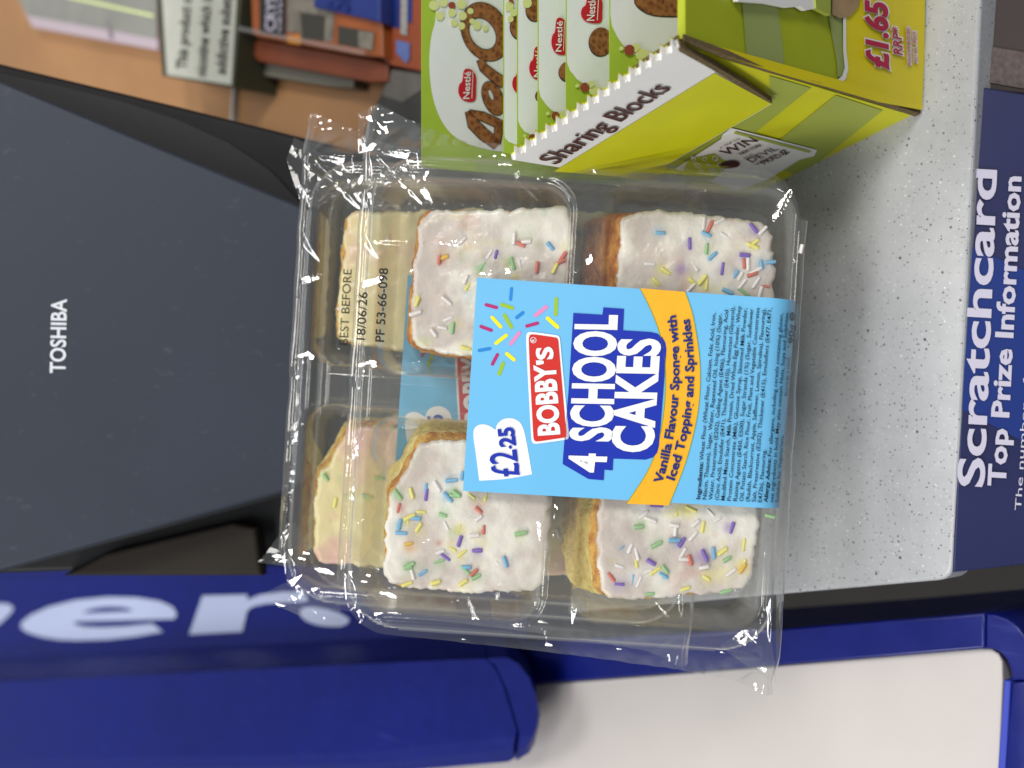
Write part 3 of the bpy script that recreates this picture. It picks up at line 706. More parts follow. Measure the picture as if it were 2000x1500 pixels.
def make_cake(label, group, ice_px, base_shift, crust_m, crumb_m, crust_frac, sprinkles, seed, off=V((0, 0, 0)), ice_m='icing', thick=0.0235):
    ice = [ab(x, y, H_IC) for x, y in ice_px]
    ice = resamp(chaikin(ice, 1), NR)
    ca, cb = sum(p[0] for p in ice)/NR, sum(p[1] for p in ice)/NR
    root = thing('iced_sponge_cake', label, 'cake', loc(ca, cb, H_IC - thick) + off, group)
    def jag(p, amp, z):
        a, b = p; q = noise.noise(V((a * 230, b * 230, seed + z * 300))) * amp + noise.noise(V((a * 700, b * 700, seed))) * amp * 0.5
        d = math.hypot(a - ca, b - cb) or 1; return (a + (a - ca) / d * q, b + (b - cb) / d * q)
    edge = [jag(p, 0.0013, 0) for p in ice]
    rings = []
    flatpos = []
    for s in [0.025 * k for k in range(1, 38)] + [0.95, 0.975, 0.99, 1.0, 1.004, 0.992]:
        rg = []
        for (a, b) in edge:
            x, y = ca + (a - ca) * s, cb + (b - cb) * s
            h = H_IC + 0.0010 * noise.noise(V((x * 48, y * 48, seed))) + 0.00045 * noise.noise(V((x * 190, y * 190, seed + 4)))
            if s > 0.95: h -= 0.0011 * ((s - 0.95) / 0.05) ** 2
            if s == 1.004: h = H_IC - 0.0022 + 0.0005 * noise.noise(V((x * 300, y * 300, seed)))
            if s == 0.992: h = H_IC - 0.0042
            rg.append(loc(x, y, h) + off); flatpos.append((x, y))
        rings.append(rg)
    ic = rings_mesh('icing', rings, M[ice_m], root)
    at = ic.data.color_attributes.new('bleed', 'FLOAT_COLOR', 'POINT')
    rs = random.Random(int(seed * 10)); spots = []
    for x, y, ang, c in sprinkles:
        if c != 'w': spots.append(ab(x, y, H_IC) + (lin(BLEED[c]), rs.choice((0.15, 0.35, 0.55)), 0.0014 * rs.uniform(0.8, 1.9), rs.uniform(-0.0012, 0.0012), rs.uniform(-0.0012, 0.0012)))
    for k, (x, y) in enumerate(flatpos):
        ws, r_, g_, b_ = 0.0, 0.0, 0.0, 0.0
        for sx, sy, col, am, rad, ox, oy in spots:
            d2 = ((x - sx - ox) ** 2 + (y - sy - oy) ** 2) / (rad * rad)
            if d2 < 6:
                q = am * math.exp(-d2); ws += q; r_ += q * col[0]; g_ += q * col[1]; b_ += q * col[2]
        at.data[k].color = (r_ / ws, g_ / ws, b_ / ws, min(0.7, ws)) if ws > 1e-4 else (1, 1, 1, 0)
    # sponge: loft from under the icing to a shifted base
    sa, sb = base_shift
    def ring(t):
        out = []
        for (a, b) in ice:
            x = ca + (a - ca) * (0.995 + 0.02 * math.sin(math.pi * t)) + sa * t; y = cb + (b - cb) * (0.995 + 0.02 * math.sin(math.pi * t)) + sb * t
            h = H_IC - 0.0024 - (thick - 0.0024) * t
            q = 0.0009 * noise.noise(V((x * 130, y * 130, h * 70 + seed))) + 0.0006 * noise.noise(V((x * 420, y * 420, h * 260 + seed))) + 0.0004 * noise.noise(V((x * 900, y * 900, h * 600 + seed)))
            d = math.hypot(x - ca, y - cb) or 1; x += (x - ca) / d * q; y += (y - cb) / d * q
            out.append(loc(x, y, h) + off)
        return out
    nseg = 30; cut = max(1, int(nseg * crust_frac))
    rings_mesh('crust', [ring(k / nseg) for k in range(0, cut + 1)], M[crust_m], root, True, cut == nseg)
    if cut < nseg: rings_mesh('crumb', [ring(k / nseg) for k in range(cut, nseg + 1)], M[crumb_m], root, True, True)
    for x, y, ang, c in sprinkles: sprinkle(x, y, ang, c, H_IC - 0.0001 + random.choice((0, 0.0001, 0.0003, -0.0004)), root, off)
    return root
_sp = {}
def sprinkle(x, y, ang, c, h, parent, off=V((0, 0, 0)), name='sprinkle'):
    a, b = ab(x, y, h)
    if c not in _sp:
        bm = bmesh.new(); n = 8; rows = []
        prof = ((-0.5, 0.55), (-0.47, 0.9), (-0.40, 1.0), (0.40, 1.0), (0.47, 0.9), (0.5, 0.55))
        for t, r_ in prof: rows.append([bm.verts.new((t, r_ * math.cos(2*math.pi*k/n), r_ * math.sin(2*math.pi*k/n))) for k in range(n)])
        for p, q in zip(rows, rows[1:]):
            for k in range(n): bm.faces.new((p[k], p[(k+1) % n], q[(k+1) % n], q[k]))
        bm.faces.new(rows[0]); bm.faces.new(rows[-1]); bmesh.ops.recalc_face_normals(bm, faces=bm.faces)
        for f in bm.faces: f.smooth = True
        me = bpy.data.meshes.new('sprinkle'); bm.to_mesh(me); bm.free(); me.materials.append(M['s_' + c]); _sp[c] = me
    an = math.radians(ang)
    # angle is measured in the photograph: right = down the slope (-eb), up = ea
    u = (-eb * math.cos(an) + ea * math.sin(an) + PN * random.uniform(-0.08, 0.08)).normalized(); w_ = PN.cross(u).normalized(); v_ = u.cross(w_)
    ln = 0.0044 * random.uniform(0.7, 1.12); rd = 0.00072 * random.uniform(0.9, 1.15)
    o = bpy.data.objects.new(name, _sp[c]); COL.objects.link(o)
    p = loc(a, b, h + random.uniform(-0.0002, 0.0002)) + off
    mw = Matrix(((u.x*ln, w_.x*rd, v_.x*rd, p.x), (u.y*ln, w_.y*rd, v_.y*rd, p.y), (u.z*ln, w_.z*rd, v_.z*rd, p.z), (0, 0, 0, 1)))
    o.matrix_basis = mw; setpar(o, parent)
    return o
W, RD, VI, G, B_, Y, OR = 'w', 'r', 'v', 'g', 'b', 'y', 'o'
S1 = [(902,471,45,W),(858,508,85,RD),(866,503,20,'o'),(969,497,80,VI),(956,497,60,W),(942,520,55,G),(1001,514,-70,G),(1017,477,-20,RD),(1028,472,10,W),(1075,481,-45,B_),(1100,501,60,RD),(1084,524,70,Y),(1049,522,88,RD),(1011,541,-10,Y),(1016,518,-75,W),
      (910,546,70,W),(914,559,60,Y),(916,577,55,B_),(912,592,20,G),(872,587,-35,W),(815,589,72,Y),(811,612,20,W),(875,623,25,W),(864,640,-10,W),(884,641,88,G),(847,650,-50,W),(910,680,-10,Y),(967,444,-60,W),(1004,466,90,W),(1094,512,30,RD)]
S2 = [(1290,455,0,B_),(1375,436,88,W),(1387,442,68,RD),(1476,449,-60,VI),(1472,445,-50,VI),(1380,457,-22,B_),(1405,432,30,W),(1417,461,-30,W),(1347,476,-85,VI),(1380,486,88,G),(1389,477,85,Y),(1392,500,45,B_),(1447,479,-45,Y),(1472,475,40,Y),(1470,480,-20,Y),(1455,498,0,VI),
      (1329,521,-25,VI),(1344,519,-60,W),(1356,520,-52,W),(1269,516,0,W),(1300,530,-32,Y),(1282,551,-42,Y),(1411,525,86,VI),(1453,515,-82,RD),(1461,516,-86,W),(1487,517,-75,B_),(1505,512,10,B_),(1437,536,65,B_),(1446,540,65,W),(1469,536,25,RD),(1476,529,32,W),(1450,555,55,W),
      (1462,556,66,W),(1477,552,60,W),(1352,550,-35,Y),(1372,547,55,Y),(1380,555,88,Y),(1350,562,50,W),(1421,569,-20,B_),(1452,570,-35,G),(1494,559,-10,RD),(1485,572,80,W),(1490,450,50,W)]
S3 = [(777,966,-50,G),(804,963,-70,Y),(833,966,85,VI),(832,953,85,B_),(854,950,-55,W),(882,938,10,B_),(903,929,85,B_),(889,968,0,G),(892,964,-30,G),(875,971,-45,B_),(921,968,-35,Y),(949,971,80,Y),(779,992,80,RD),(781,1024,82,B_),(797,1019,82,Y),(800,1010,30,Y),(784,1041,0,B_),(811,1012,0,B_),(935,996,-40,RD),
      (914,1008,40,W),(935,1012,40,W),(865,1006,-10,G),(872,1027,-60,W),(881,1045,42,G),(896,1034,70,Y),(898,1057,75,VI),(945,1034,88,RD),(854,1061,-8,RD),(882,1071,-28,Y),(903,1080,38,Y),(932,1075,5,VI),(860,1078,25,W),(870,1088,-32,VI),(1017,1042,15,G),(987,1097,-68,B_),(975,1103,-40,W),(802,1103,28,G),
      (797,1108,10,G),(826,1119,36,B_),(795,1141,22,Y),(851,1138,20,Y),(909,1113,-42,G),(912,1108,5,B_),(926,1118,45,RD),(930,1127,32,G),(905,1138,38,Y),(798,1062,18,OR),(792,1070,-10,OR),(823,1000,0,Y),(818,1030,60,Y),(806,1122,-70,W),(858,1096,20,G),(926,1046,10,W)]
S4 = [(1282,987,0,VI),(1257,1005,42,W),(1271,1015,-16,W),(1322,998,82,Y),(1308,1007,-22,Y),(1350,994,-22,Y),(1362,1001,45,W),(1388,1001,-42,W),(1401,1015,35,W),(1247,1029,10,G),(1317,1026,-5,W),(1319,1038,88,W),(1359,1022,42,W),(1373,1029,82,Y),(1354,1047,52,W),(1430,1031,76,VI),(1282,1064,30,G),
      (1317,1055,5,B_),(1332,1059,60,VI),(1216,1068,42,B_),(1231,1071,70,W),(1244,1082,-72,W),(1201,1092,15,Y),(1210,1106,-12,W),(1243,1100,-76,Y),(1272,1098,-28,VI),(1334,1080,62,W),(1336,1092,0,W),(1348,1094,-70,RD),(1377,1085,-62,VI),(1394,1080,-80,B_),(1411,1077,40,Y),(1420,1092,35,G),(1262,1117,26,W),
      (1280,1115,38,Y),(1299,1112,-50,G),(1296,1124,-30,B_),(1194,1127,-50,RD),(1210,1141,0,VI),(1236,1134,85,B_),(1248,1136,70,W),(1269,1160,10,G),(1339,1150,20,Y),(1453,1064,85,Y),(1450,1110,60,OR),(1454,1100,80,Y),(1380,1129,-30,Y),(1418,1155,20,G),(1375,1108,15,W),(1428,1118,40,W)]
ICE1 = [(822, 410), (900, 412), (1000, 410), (1040, 408), (1100, 400), (1116, 420), (1120, 470), (1113, 540), (1104, 620), (1098, 700), (1088, 714), (1000, 708), (905, 696), (830, 684), (803, 672), (800, 640), (808, 560), (816, 470)]
ICE2 = [(1216, 420), (1268, 410), (1330, 412), (1400, 420), (1470, 430), (1500, 440), (1510, 470), (1514, 560), (1506, 650), (1498, 715), (1480, 722), (1350, 712), (1225, 706), (1204, 690), (1206, 600), (1206, 520), (1214, 460)]
ICE3 = [(822, 862), (900, 860), (990, 866), (1068, 880), (1078, 930), (1074, 1020), (1070, 1100), (1058, 1152), (1000, 1156), (925, 1160), (860, 1152), (790, 1148), (752, 1140), (752, 1080), (756, 1000), (758, 965), (782, 938), (800, 905)]
ICE4 = [(1180, 862), (1300, 866), (1420, 872), (1478, 880), (1486, 950), (1480, 1050), (1474, 1110), (1458, 1150), (1400, 1158), (1300, 1166), (1215, 1172), (1178, 1166), (1166, 1110), (1166, 1040), (1172, 960)]
# ---------------------------------------------------------------- packs
SHIFT2 = eb * 0.0285 - PN * (DEP + 0.0042) + ea * 0.002
low = loc(A0, B0 - HB, -DEP)
pack1 = thing('cake_pack', 'clear tray of four white iced cakes with blue price label, on top of another pack', 'cake pack', low, 'cake packs stacked on the counter')
make_tray(pack1); make_film(pack1, 0.0)
flap(pack1, [(700, 222), (742, 204), (800, 234), (838, 262), (800, 300), (745, 318), (700, 300)], 0.001, 0.003, 1.3)
flap(pack1, [(516, 1158), (590, 1122), (665, 1150), (668, 1226), (600, 1212), (545, 1186)], -0.006, 0.004, 2.2)
flap(pack1, [(1405, 1262), (1475, 1212), (1500, 1222), (1512, 1290), (1516, 1336), (1460, 1302)], -0.006, 0.003, 4.4)
lb1 = make_label(pack1)
lb1['label'] = 'pale blue label printed with the price, cake name and ingredients'
FM = lambda x, y, off: PK.at(x, y, 0.0034 + off)
text('date_print', '18/06/26', (713, 664), (718, 571), 17, FM, 0, M['ink_black'], pack1, bold=0.008)
text('date_print', 'PF 53-66-098', (750, 668), (758, 524), 17, FM, 0, M['ink_black'], pack1, bold=0.012)
for x, y, ang, c in ((1565, 486, 80, 'w'), (1504, 1008, -10, 'g')): sprinkle(x, y, ang, c, 0.0006, pack1)
G1 = 'iced cakes in the upper pack'
make_cake('cake with plain white icing beside the price label, thin brown edge, date print beside it', G1, ICE1, (0.0, 0.0035), 'crust', 'crumb', 1.0, S1, 1.0)
make_cake('cake with ridged white icing and wide golden brown side facing the date print', G1, ICE2, (0.0, 0.0135), 'crust', 'crumb', 1.0, S2, 2.0)
make_cake('cake with densely sprinkled icing chipped at one corner, showing golden sponge', G1, ICE3, (0.0075, 0.003), 'crust_pale', 'crumb', 0.35, S3, 3.0)
make_cake('cake with sprinkled icing and a broad pale yellow sponge side, beside the ingredients print', G1, ICE4, (0.001, 0.0125), 'crust_pale', 'crumb', 0.22, S4, 4.0)
def clone(o, parent):
    c = o.copy(); COL.objects.link(c); c.parent = parent; c.matrix_parent_inverse = o.matrix_parent_inverse.copy()
    return c
pack2 = pack1.copy(); COL.objects.link(pack2); pack2.location = V(pack1.location) + SHIFT2
pack2['label'] = 'clear tray of yellowish and pink cakes lying underneath the labelled upper pack'
for ch in list(pack1.children):
    if ch.name.split('.')[0] in ('date_print', 'film_corner', 'sprinkle'): continue
    c = clone(ch, pack2)
    if 'label' in c: c['label'] = 'pale blue label mostly hidden beneath the upper pack'
    for g in ch.children:
        d = g.copy(); COL.objects.link(d); d.parent = c
FM2 = lambda x, y, off: PK.at(x, y, -DEP - 0.0042 + 0.0036 + off)
text('date_print', 'BEST BEFORE', (679, 674), (687, 526), 16, FM2, 0, M['ink_black'], pack2, bold=0.004)
_at = PK.at
def flap2(poly, h0, bow, seed): return flap(pack2, poly, h0 - DEP - 0.0042, bow, seed)
flap2([(560, 312), (576, 268), (628, 300), (696, 345), (672, 372), (620, 405), (588, 398)], 0.004, 0.004, 6.6)
flap2([(505, 1098), (520, 1080), (545, 1045), (575, 1020), (600, 1060), (596, 1108), (560, 1106)], 0.0, 0.003, 8.1)
pack3 = pack1.copy(); COL.objects.link(pack3); pack3.location = V(pack2.location) - PN * (DEP + 0.0042) - eb * 0.002
pack3['label'] = 'clear tray lying lowest, between the counter and the other two packs'
for ch in list(pack1.children):
    if ch.name.split('.')[0] in ('tray', 'label'):
        c = clone(ch, pack3)
        if 'label' in c: c['label'] = 'pale blue label wholly covered by the packs above'
G2 = 'iced cakes in the lower pack'
for k, (ice, sh, txt_) in enumerate(((ICE1, (0, 0.004), 'yellow and pink cake in the lower pack behind the best before print'), (ICE3, (0.003, 0.004), 'yellow and pink cake in the lower pack next to the lottery stand'),
                                     (ICE2, (0, 0.012), 'yellow and pink cake in the lower pack hidden under the golden brown cake'), (ICE4, (0, 0.012), 'yellow and pink cake in the lower pack hidden under the pale sponge cake'))):
    sps = [(x, y, a_, c) for (x, y, a_, c) in (S1, S3, S2, S4)[k]][::7]
    mv = eb * (0.0035 if k < 2 else 0.0)
    make_cake(txt_, G2, ice, sh, 'crust_pale', 'crumb', 0.5, sps, 11.0 + k, SHIFT2 + mv, 'icing_pink')
# ---------------------------------------------------------------- till: sloping black body and display panel
TB = Plane(PK.p - PN * (3 * DEP + 0.0105), PN)
tl_ = thing('till_terminal', 'dark slate till display panel above a black sloping body, silver maker name on it', 'till', TB.at(500, 1000))
solid('body', [(-300, 48), (0, 124), (350, 208), (720, 300), (1050, 330), (1050, 1085), (560, 1102), (0, 1120), (-300, 1130)], TB, 0, 0.05, M['black'], tl_, 0.002, 3, True)
bcen = TB.at(590, 690)
TP = Plane(bcen + PN * 0.030, V((0, -math.sin(math.radians(50)), math.cos(math.radians(50)))))
solid('display_panel', [(-320, 20), (0, 155), (300, 281), (585, 398), (612, 420), (596, 940), (560, 962), (300, 1033), (0, 1116), (-320, 1205)], TP, 0, 0.012, M['slate'], tl_, 0.002, 3, True)
solid('panel_shell', [(-330, 60), (0, 138), (120, 164), (240, 194), (350, 230), (450, 276), (530, 330), (590, 394), (560, 968), (0, 1118), (-330, 1206)], TP, -0.0125, 0.006, M['black2'], tl_, 0.001)
text('lettering', 'TOSHIBA', (127, 729), (130, 584), 29, TP, 0.0004, M['logo'], tl_, bold=0.022)
gp = thing('cable_box', 'dull brown grey box in the dark gap between till and lottery stand', 'box', TB.at(330, 1080))
solid('case', [(120, 1125), (205, 1080), (455, 1020), (500, 1030), (512, 1125)], TB, 0.010, 0.0098, mat('brown_grey_plastic', '#29241f', 0.7, 0.2, var=0.25, vscale=18), gp, 0.002, 3)
# ---------------------------------------------------------------- chocolate display box
E0 = pxw(1800, 215); E1z = 0.142
sdir = V((-0.305, 0.952, 0)).normalized(); fdir2 = V((0.999, -0.035, 0)).normalized()
SN = V((-sdir.y, sdir.x, 0)); FN = V((fdir2.y, -fdir2.x, 0))
if SN.x > 0: SN = -SN
if FN.y > 0: FN = -FN
BS = Plane(E0, SN); BF = Plane(E0, FN)
bx = thing('display_carton', 'yellow green cardboard display carton with torn perforated edge and red price', 'carton', E0)
# side wall with torn perforated top edge
A_ = V((1322, 92)); 
wave = []
u0, u1 = V((1326, 90)), V((1000, 312)); nt_ = 16
dv = (u1 - u0); nd = V((-dv.y, dv.x)).normalized()
if nd.x > 0: nd = -nd
for k in range(nt_):
    for t, hgt in ((0.0, 0), (0.18, 0), (0.26, 6), (0.40, 9), (0.58, 2.0), (0.75, -3), (0.90, -2)):
        p = u0 + dv * ((k + t) / nt_); wave.append((p.x + nd.x * hgt, p.y + nd.y * hgt))
wave.append((u1.x, u1.y))
pe = BS.at(u1.x, u1.y); pe_b = proj((pe.x, pe.y, 0.0)); pe_m = proj((pe.x, pe.y, 0.085))
side = wave + [pe_b, (1640, 300), (1735, 258), (1790, 228)]
solid('side_wall', side, BS, 0, 0.0028, M['card_y'], bx)
f1, f2, f3, f4, f5 = (1502, 148), (1584, 172), (1632, 186), (1724, 216), (1788, 229)
def sp(p, dx): return (p[0] - dx, p[1] + dx * 0.80)
flat('stripe', [f1, f2, sp(f2, 270), (1265, 390), (1308, 318), (1508, 203)], BS, 0.0003, M['card_o'], bx)
flat('stripe', [f3, f4, sp(f4, 160), sp(f3, 160)], BS, 0.0003, M['card_o'], bx)
FLP = [(1322, 92), (1398, 142), (1508, 203), (1308, 318), (1150, 410), (1000, 400), (1000, 314)]
solid('side_flap', [w_ for w_ in wave] + [pe_m, (1308, 319), (1508, 203), (1398, 141), (1330, 95)], BS, 0.0026, 0.0022, M['card_w'], bx)
flat('yellow_field', [(1396, 143), (1507, 203), (1308, 318.5), pe_m, (1082, 335), (1149, 294)], BS, 0.0029, M['card_y'], bx)
text('lettering', 'Sharing Blocks', (1086, 322), (1312, 173), 1, BS, 0.0032, M['ink_brown'], bx, bold=0.012, upv=(-37, -11))
solid('torn_edge', stroke([(1330, 88), (1300, 111), (1262, 135), (1240, 152)], 7), BS, -0.0004, 0.003, M['kraft_dark'], bx)
solid('corrugated_edge', stroke([(1336, 80), (1420, 112), (1500, 138), (1600, 165), (1700, 195), (1796, 226)], [5, 8, 8, 7, 7, 9]), BS, 0.0012, 0.002, M['kraft_dark'], bx)
solid('flap_gap_shade', stroke([(1328, 96), (1400, 136), (1460, 172), (1508, 201)], [9, 9, 8, 3]), BS, 0.0034, 0.0022, M['kraft_dark'], bx)  # dark strip painted in for the shadow line at the flap's end
# competition card print
flat('win_card', [(1428, 250), (1596, 293), (1590, 305), (1562, 312), (1500, 350), (1440, 372), (1318, 330), (1408, 272), (1412, 262)], BS, 0.0008, M['card_w'], bx)
flat('win_card_stripe', [(1436, 257), (1584, 295), (1581, 299), (1433, 261)], BS, 0.0012, M['card_o'], bx)
text('lettering', 'WIN', (1420, 305), (1482, 276), 1, BS, 0.0012, M['ink_brown'], bx, bold=0.0, upv=(-17, -9))
text('lettering', 'A TRIP TO', (1408, 291), (1446, 272), 1, BS, 0.0012, M['ink_brown'], bx, upv=(-4, -2))
text('lettering', 'NEW YORK', (1448, 303), (1490, 284), 1, BS, 0.0012, M['ink_brown'], bx, bold=0.02, upv=(-6, -3))
text('lettering', 'DEVIL', (1470, 318), (1522, 292), 1, BS, 0.0012, M['ink_brown'], bx, upv=(-13, -6))
text('lettering', 'THE', (1456, 313), (1474, 304), 1, BS, 0.0012, M['ink_brown'], bx, upv=(-5, -3))
text('lettering', 'WEARS', (1478, 324), (1518, 304), 1, BS, 0.0012, M['ink_brown'], bx, upv=(-5, -3))
text('lettering', 'PRADA', (1495, 322), (1540, 300), 1, BS, 0.0012, M['ink_brown'], bx, upv=(-11, -5)); text('lettering', '2', (1534, 304), (1544, 297), 1, BS, 0.0012, M['ink_brown'], bx, upv=(-13, -6))
flat('green_corner', [(1345, 312), (1395, 300), (1425, 322), (1392, 352), (1330, 345)], BS, 0.0011, M['card_o2'], bx)
for k in range(14): 
    x, y = 1352 + (k * 37 % 66), 308 + (k * 23 % 34); rr = 3 + k % 4
    o_, i_ = ell(x, y, rr, rr * .8, 12), ell(x, y, rr - 1.2, rr * .8 - 1, 12)
    mk('bubble_print', [BS.at(p[0], p[1], 0.0014) for p in o_ + i_], [(q, (q+1) % 12, 12 + (q+1) % 12, 12 + q) for q in range(12)], M['card_w'], bx, recalc=False)
flat('leaf_print', chaikin([(1400, 322), (1430, 312), (1448, 318), (1440, 328), (1412, 330)], 2), BS, 0.0014, M['ink_brown'], bx)
# front wall
solid('front_wall', [(1338, 74), (1400, 96), (1500, 128), (1600, 156), (1700, 186), (1803, 212), (1808, 100), (1813, -520), (1620, -520), (1335, -520)], BF, 0, 0.0028, M['card_o2'], bx, 0.0004)
flat('stripe', [(1450, -520), (1450, 10), (1458, 106), (1532, 128), (1528, 80), (1518, 10), (1518, -520)], BF, 0.0004, M['card_o3'], bx)
flat('stripe', [(1604, -520), (1616, 20), (1634, 120), (1636, 150), (1652, 150), (1645, 60), (1643, -520)], BF, 0.0004, M['card_o3'], bx)
flat('price_field', [(1644, -520), (1650, 100), (1654, 135), (1650, 152), (1640, 164), (1700, 184), (1801, 211), (1806, 100), (1811, -520)], BF, 0.0006, M['card_y2'], bx)
flat('white_line', [(1642, -520), (1647, 100), (1650, 132), (1645, 148), (1628, 163), (1640, 166), (1652, 154), (1657, 135), (1653, 100), (1648, -520)], BF, 0.0009, M['card_w'], bx)
flat('fold_ribbon', stroke([(1339, 78), (1420, 103), (1520, 133), (1620, 161), (1720, 190), (1802, 210)], [5, 16, 20, 20, 20, 10]), BF, 0.0011, M['card_y2'], bx)
for s_, p0_, p1_, up_, bo, so in (('£1.65', (1735, 137), (1732, -1), (-41, 0), 0.035, 0.075), ('RRP*', (1763, 108), (1760, 52), (-17, 0), 0.015, 0.11), ('*RECOMMENDED', (1780, 130), (1778, 52), (-7, 0), 0.0, 0.13), ('RETAIL PRICE', (1792, 123), (1790, 60), (-7, 0), 0.0, 0.13)):
    sh_ = 0.25
    vs0, _ = glyphs(s_, bo, sh_); vs1, _ = glyphs(s_, so, sh_)
    w0 = max(v.x for v in vs0) - min(v.x for v in vs0); w1 = max(v.x for v in vs1) - min(v.x for v in vs1); gx = (w1 / w0 - 1) / 2
    dx, dy = p1_[0] - p0_[0], p1_[1] - p0_[1]
    text('lettering_outline', s_, (p0_[0] - dx * gx, p0_[1] - dy * gx), (p1_[0] + dx * gx, p1_[1] + dy * gx), 1, BF, 0.0012, M['card_w'], bx, bold=so, shear=sh_, upv=up_)
    text('lettering', s_, p0_, p1_, 1, BF, 0.0016, M['ink_crimson'], bx, bold=bo, shear=sh_, upv=up_)
solid('torn_flap', [(1440, -60), (1442, 2), (1500, 6), (1540, 14), (1562, 12), (1575, 20), (1598, 16), (1600, -60)], BF, 0.0028, 0.002, M['card_w'], bx)
solid('torn_flap', [(1590, -60), (1594, 16), (1622, 30), (1624, -60)], BF, 0.0034, 0.002, M['card_o'], bx)
flat('torn_hole', [(1625, -60), (1626, 28), (1640, 36), (1662, 30), (1676, 14), (1681, -4), (1680, -60)], BF, 0.0014, M['kraft'], bx)
# carton floor and back so that it stands as a box
q0, q1, q2, q3, q4 = E0, E0 + fdir2 * 0.16, V((E0.x + 0.16, 0.412, 0)), V((0.083, 0.412, 0)), V((pe.x, pe.y, 0))
zz = V((0, 0, 0.0015))
mk('floor_panel', [q + zz for q in (q0, q1, q2, q3, q4)], [(0, 1, 2, 3, 4)], M['kraft'], bx)
for a_, b_, h_ in ((q2, q3, 0.08), (q3, q4, 0.035), (q1, q2, 0.13)): mk('back_wall', [a_, b_, b_ + V((0, 0, h_)), a_ + V((0, 0, h_))], [(0, 1, 2, 3)], M['kraft'], bx)
# chocolate bars standing in the carton
def C2(X, Y): return (780 + X / 3.226, Y / 3.226)
def C3(X, Y): return (800 + X / 4.84, Y / 4.84)
bars = [ # top edge px, white area, badge box, brown blobs
 (1190, [(1310,-700),(1310,90),(1340,165),(1375,235),(1410,285),(1470,340),(1600,390),(1790,430),(1850,-700)], None, [chaikin([(1470,-700),(1475,0),(1510,52),(1580,92),(1690,104),(1850,98),(1850,-700)],1)]),
 (1105, [(1050,-700),(1050,390),(1075,445),(1120,500),(1170,535),(1250,575),(1420,600),(1420,-700)], (1140,1282,-40,150), [ell(1270,262,75,90,20)]),
 (1050, [(870,-700),(870,560),(890,610),(925,660),(960,695),(1010,720),(1150,740),(1150,-700)], (955,1060,108,350), [ell(1065,450,60,62,20)]),
 (1010, [(745,-700),(745,760),(762,795),(790,830),(830,850),(960,880),(960,-700)], (815,930,290,508), [ell(858,62,60,70,20), ell(900,600,42,40,16)]),
 (983, [(650,-700),(650,835),(665,870),(690,895),(745,915),(840,930),(840,-700)], (708,830,395,600), [ell(770,165,72,85,20)]),
]
zt = 0.135
lab_b = ['front green and white chocolate bar against the price panel of the carton', 'second chocolate bar behind the price panel of the carton', 'third chocolate bar behind the price panel of the carton', 'fourth chocolate bar behind the price panel of the carton', 'fifth chocolate bar behind the price panel, showing only a thin strip']
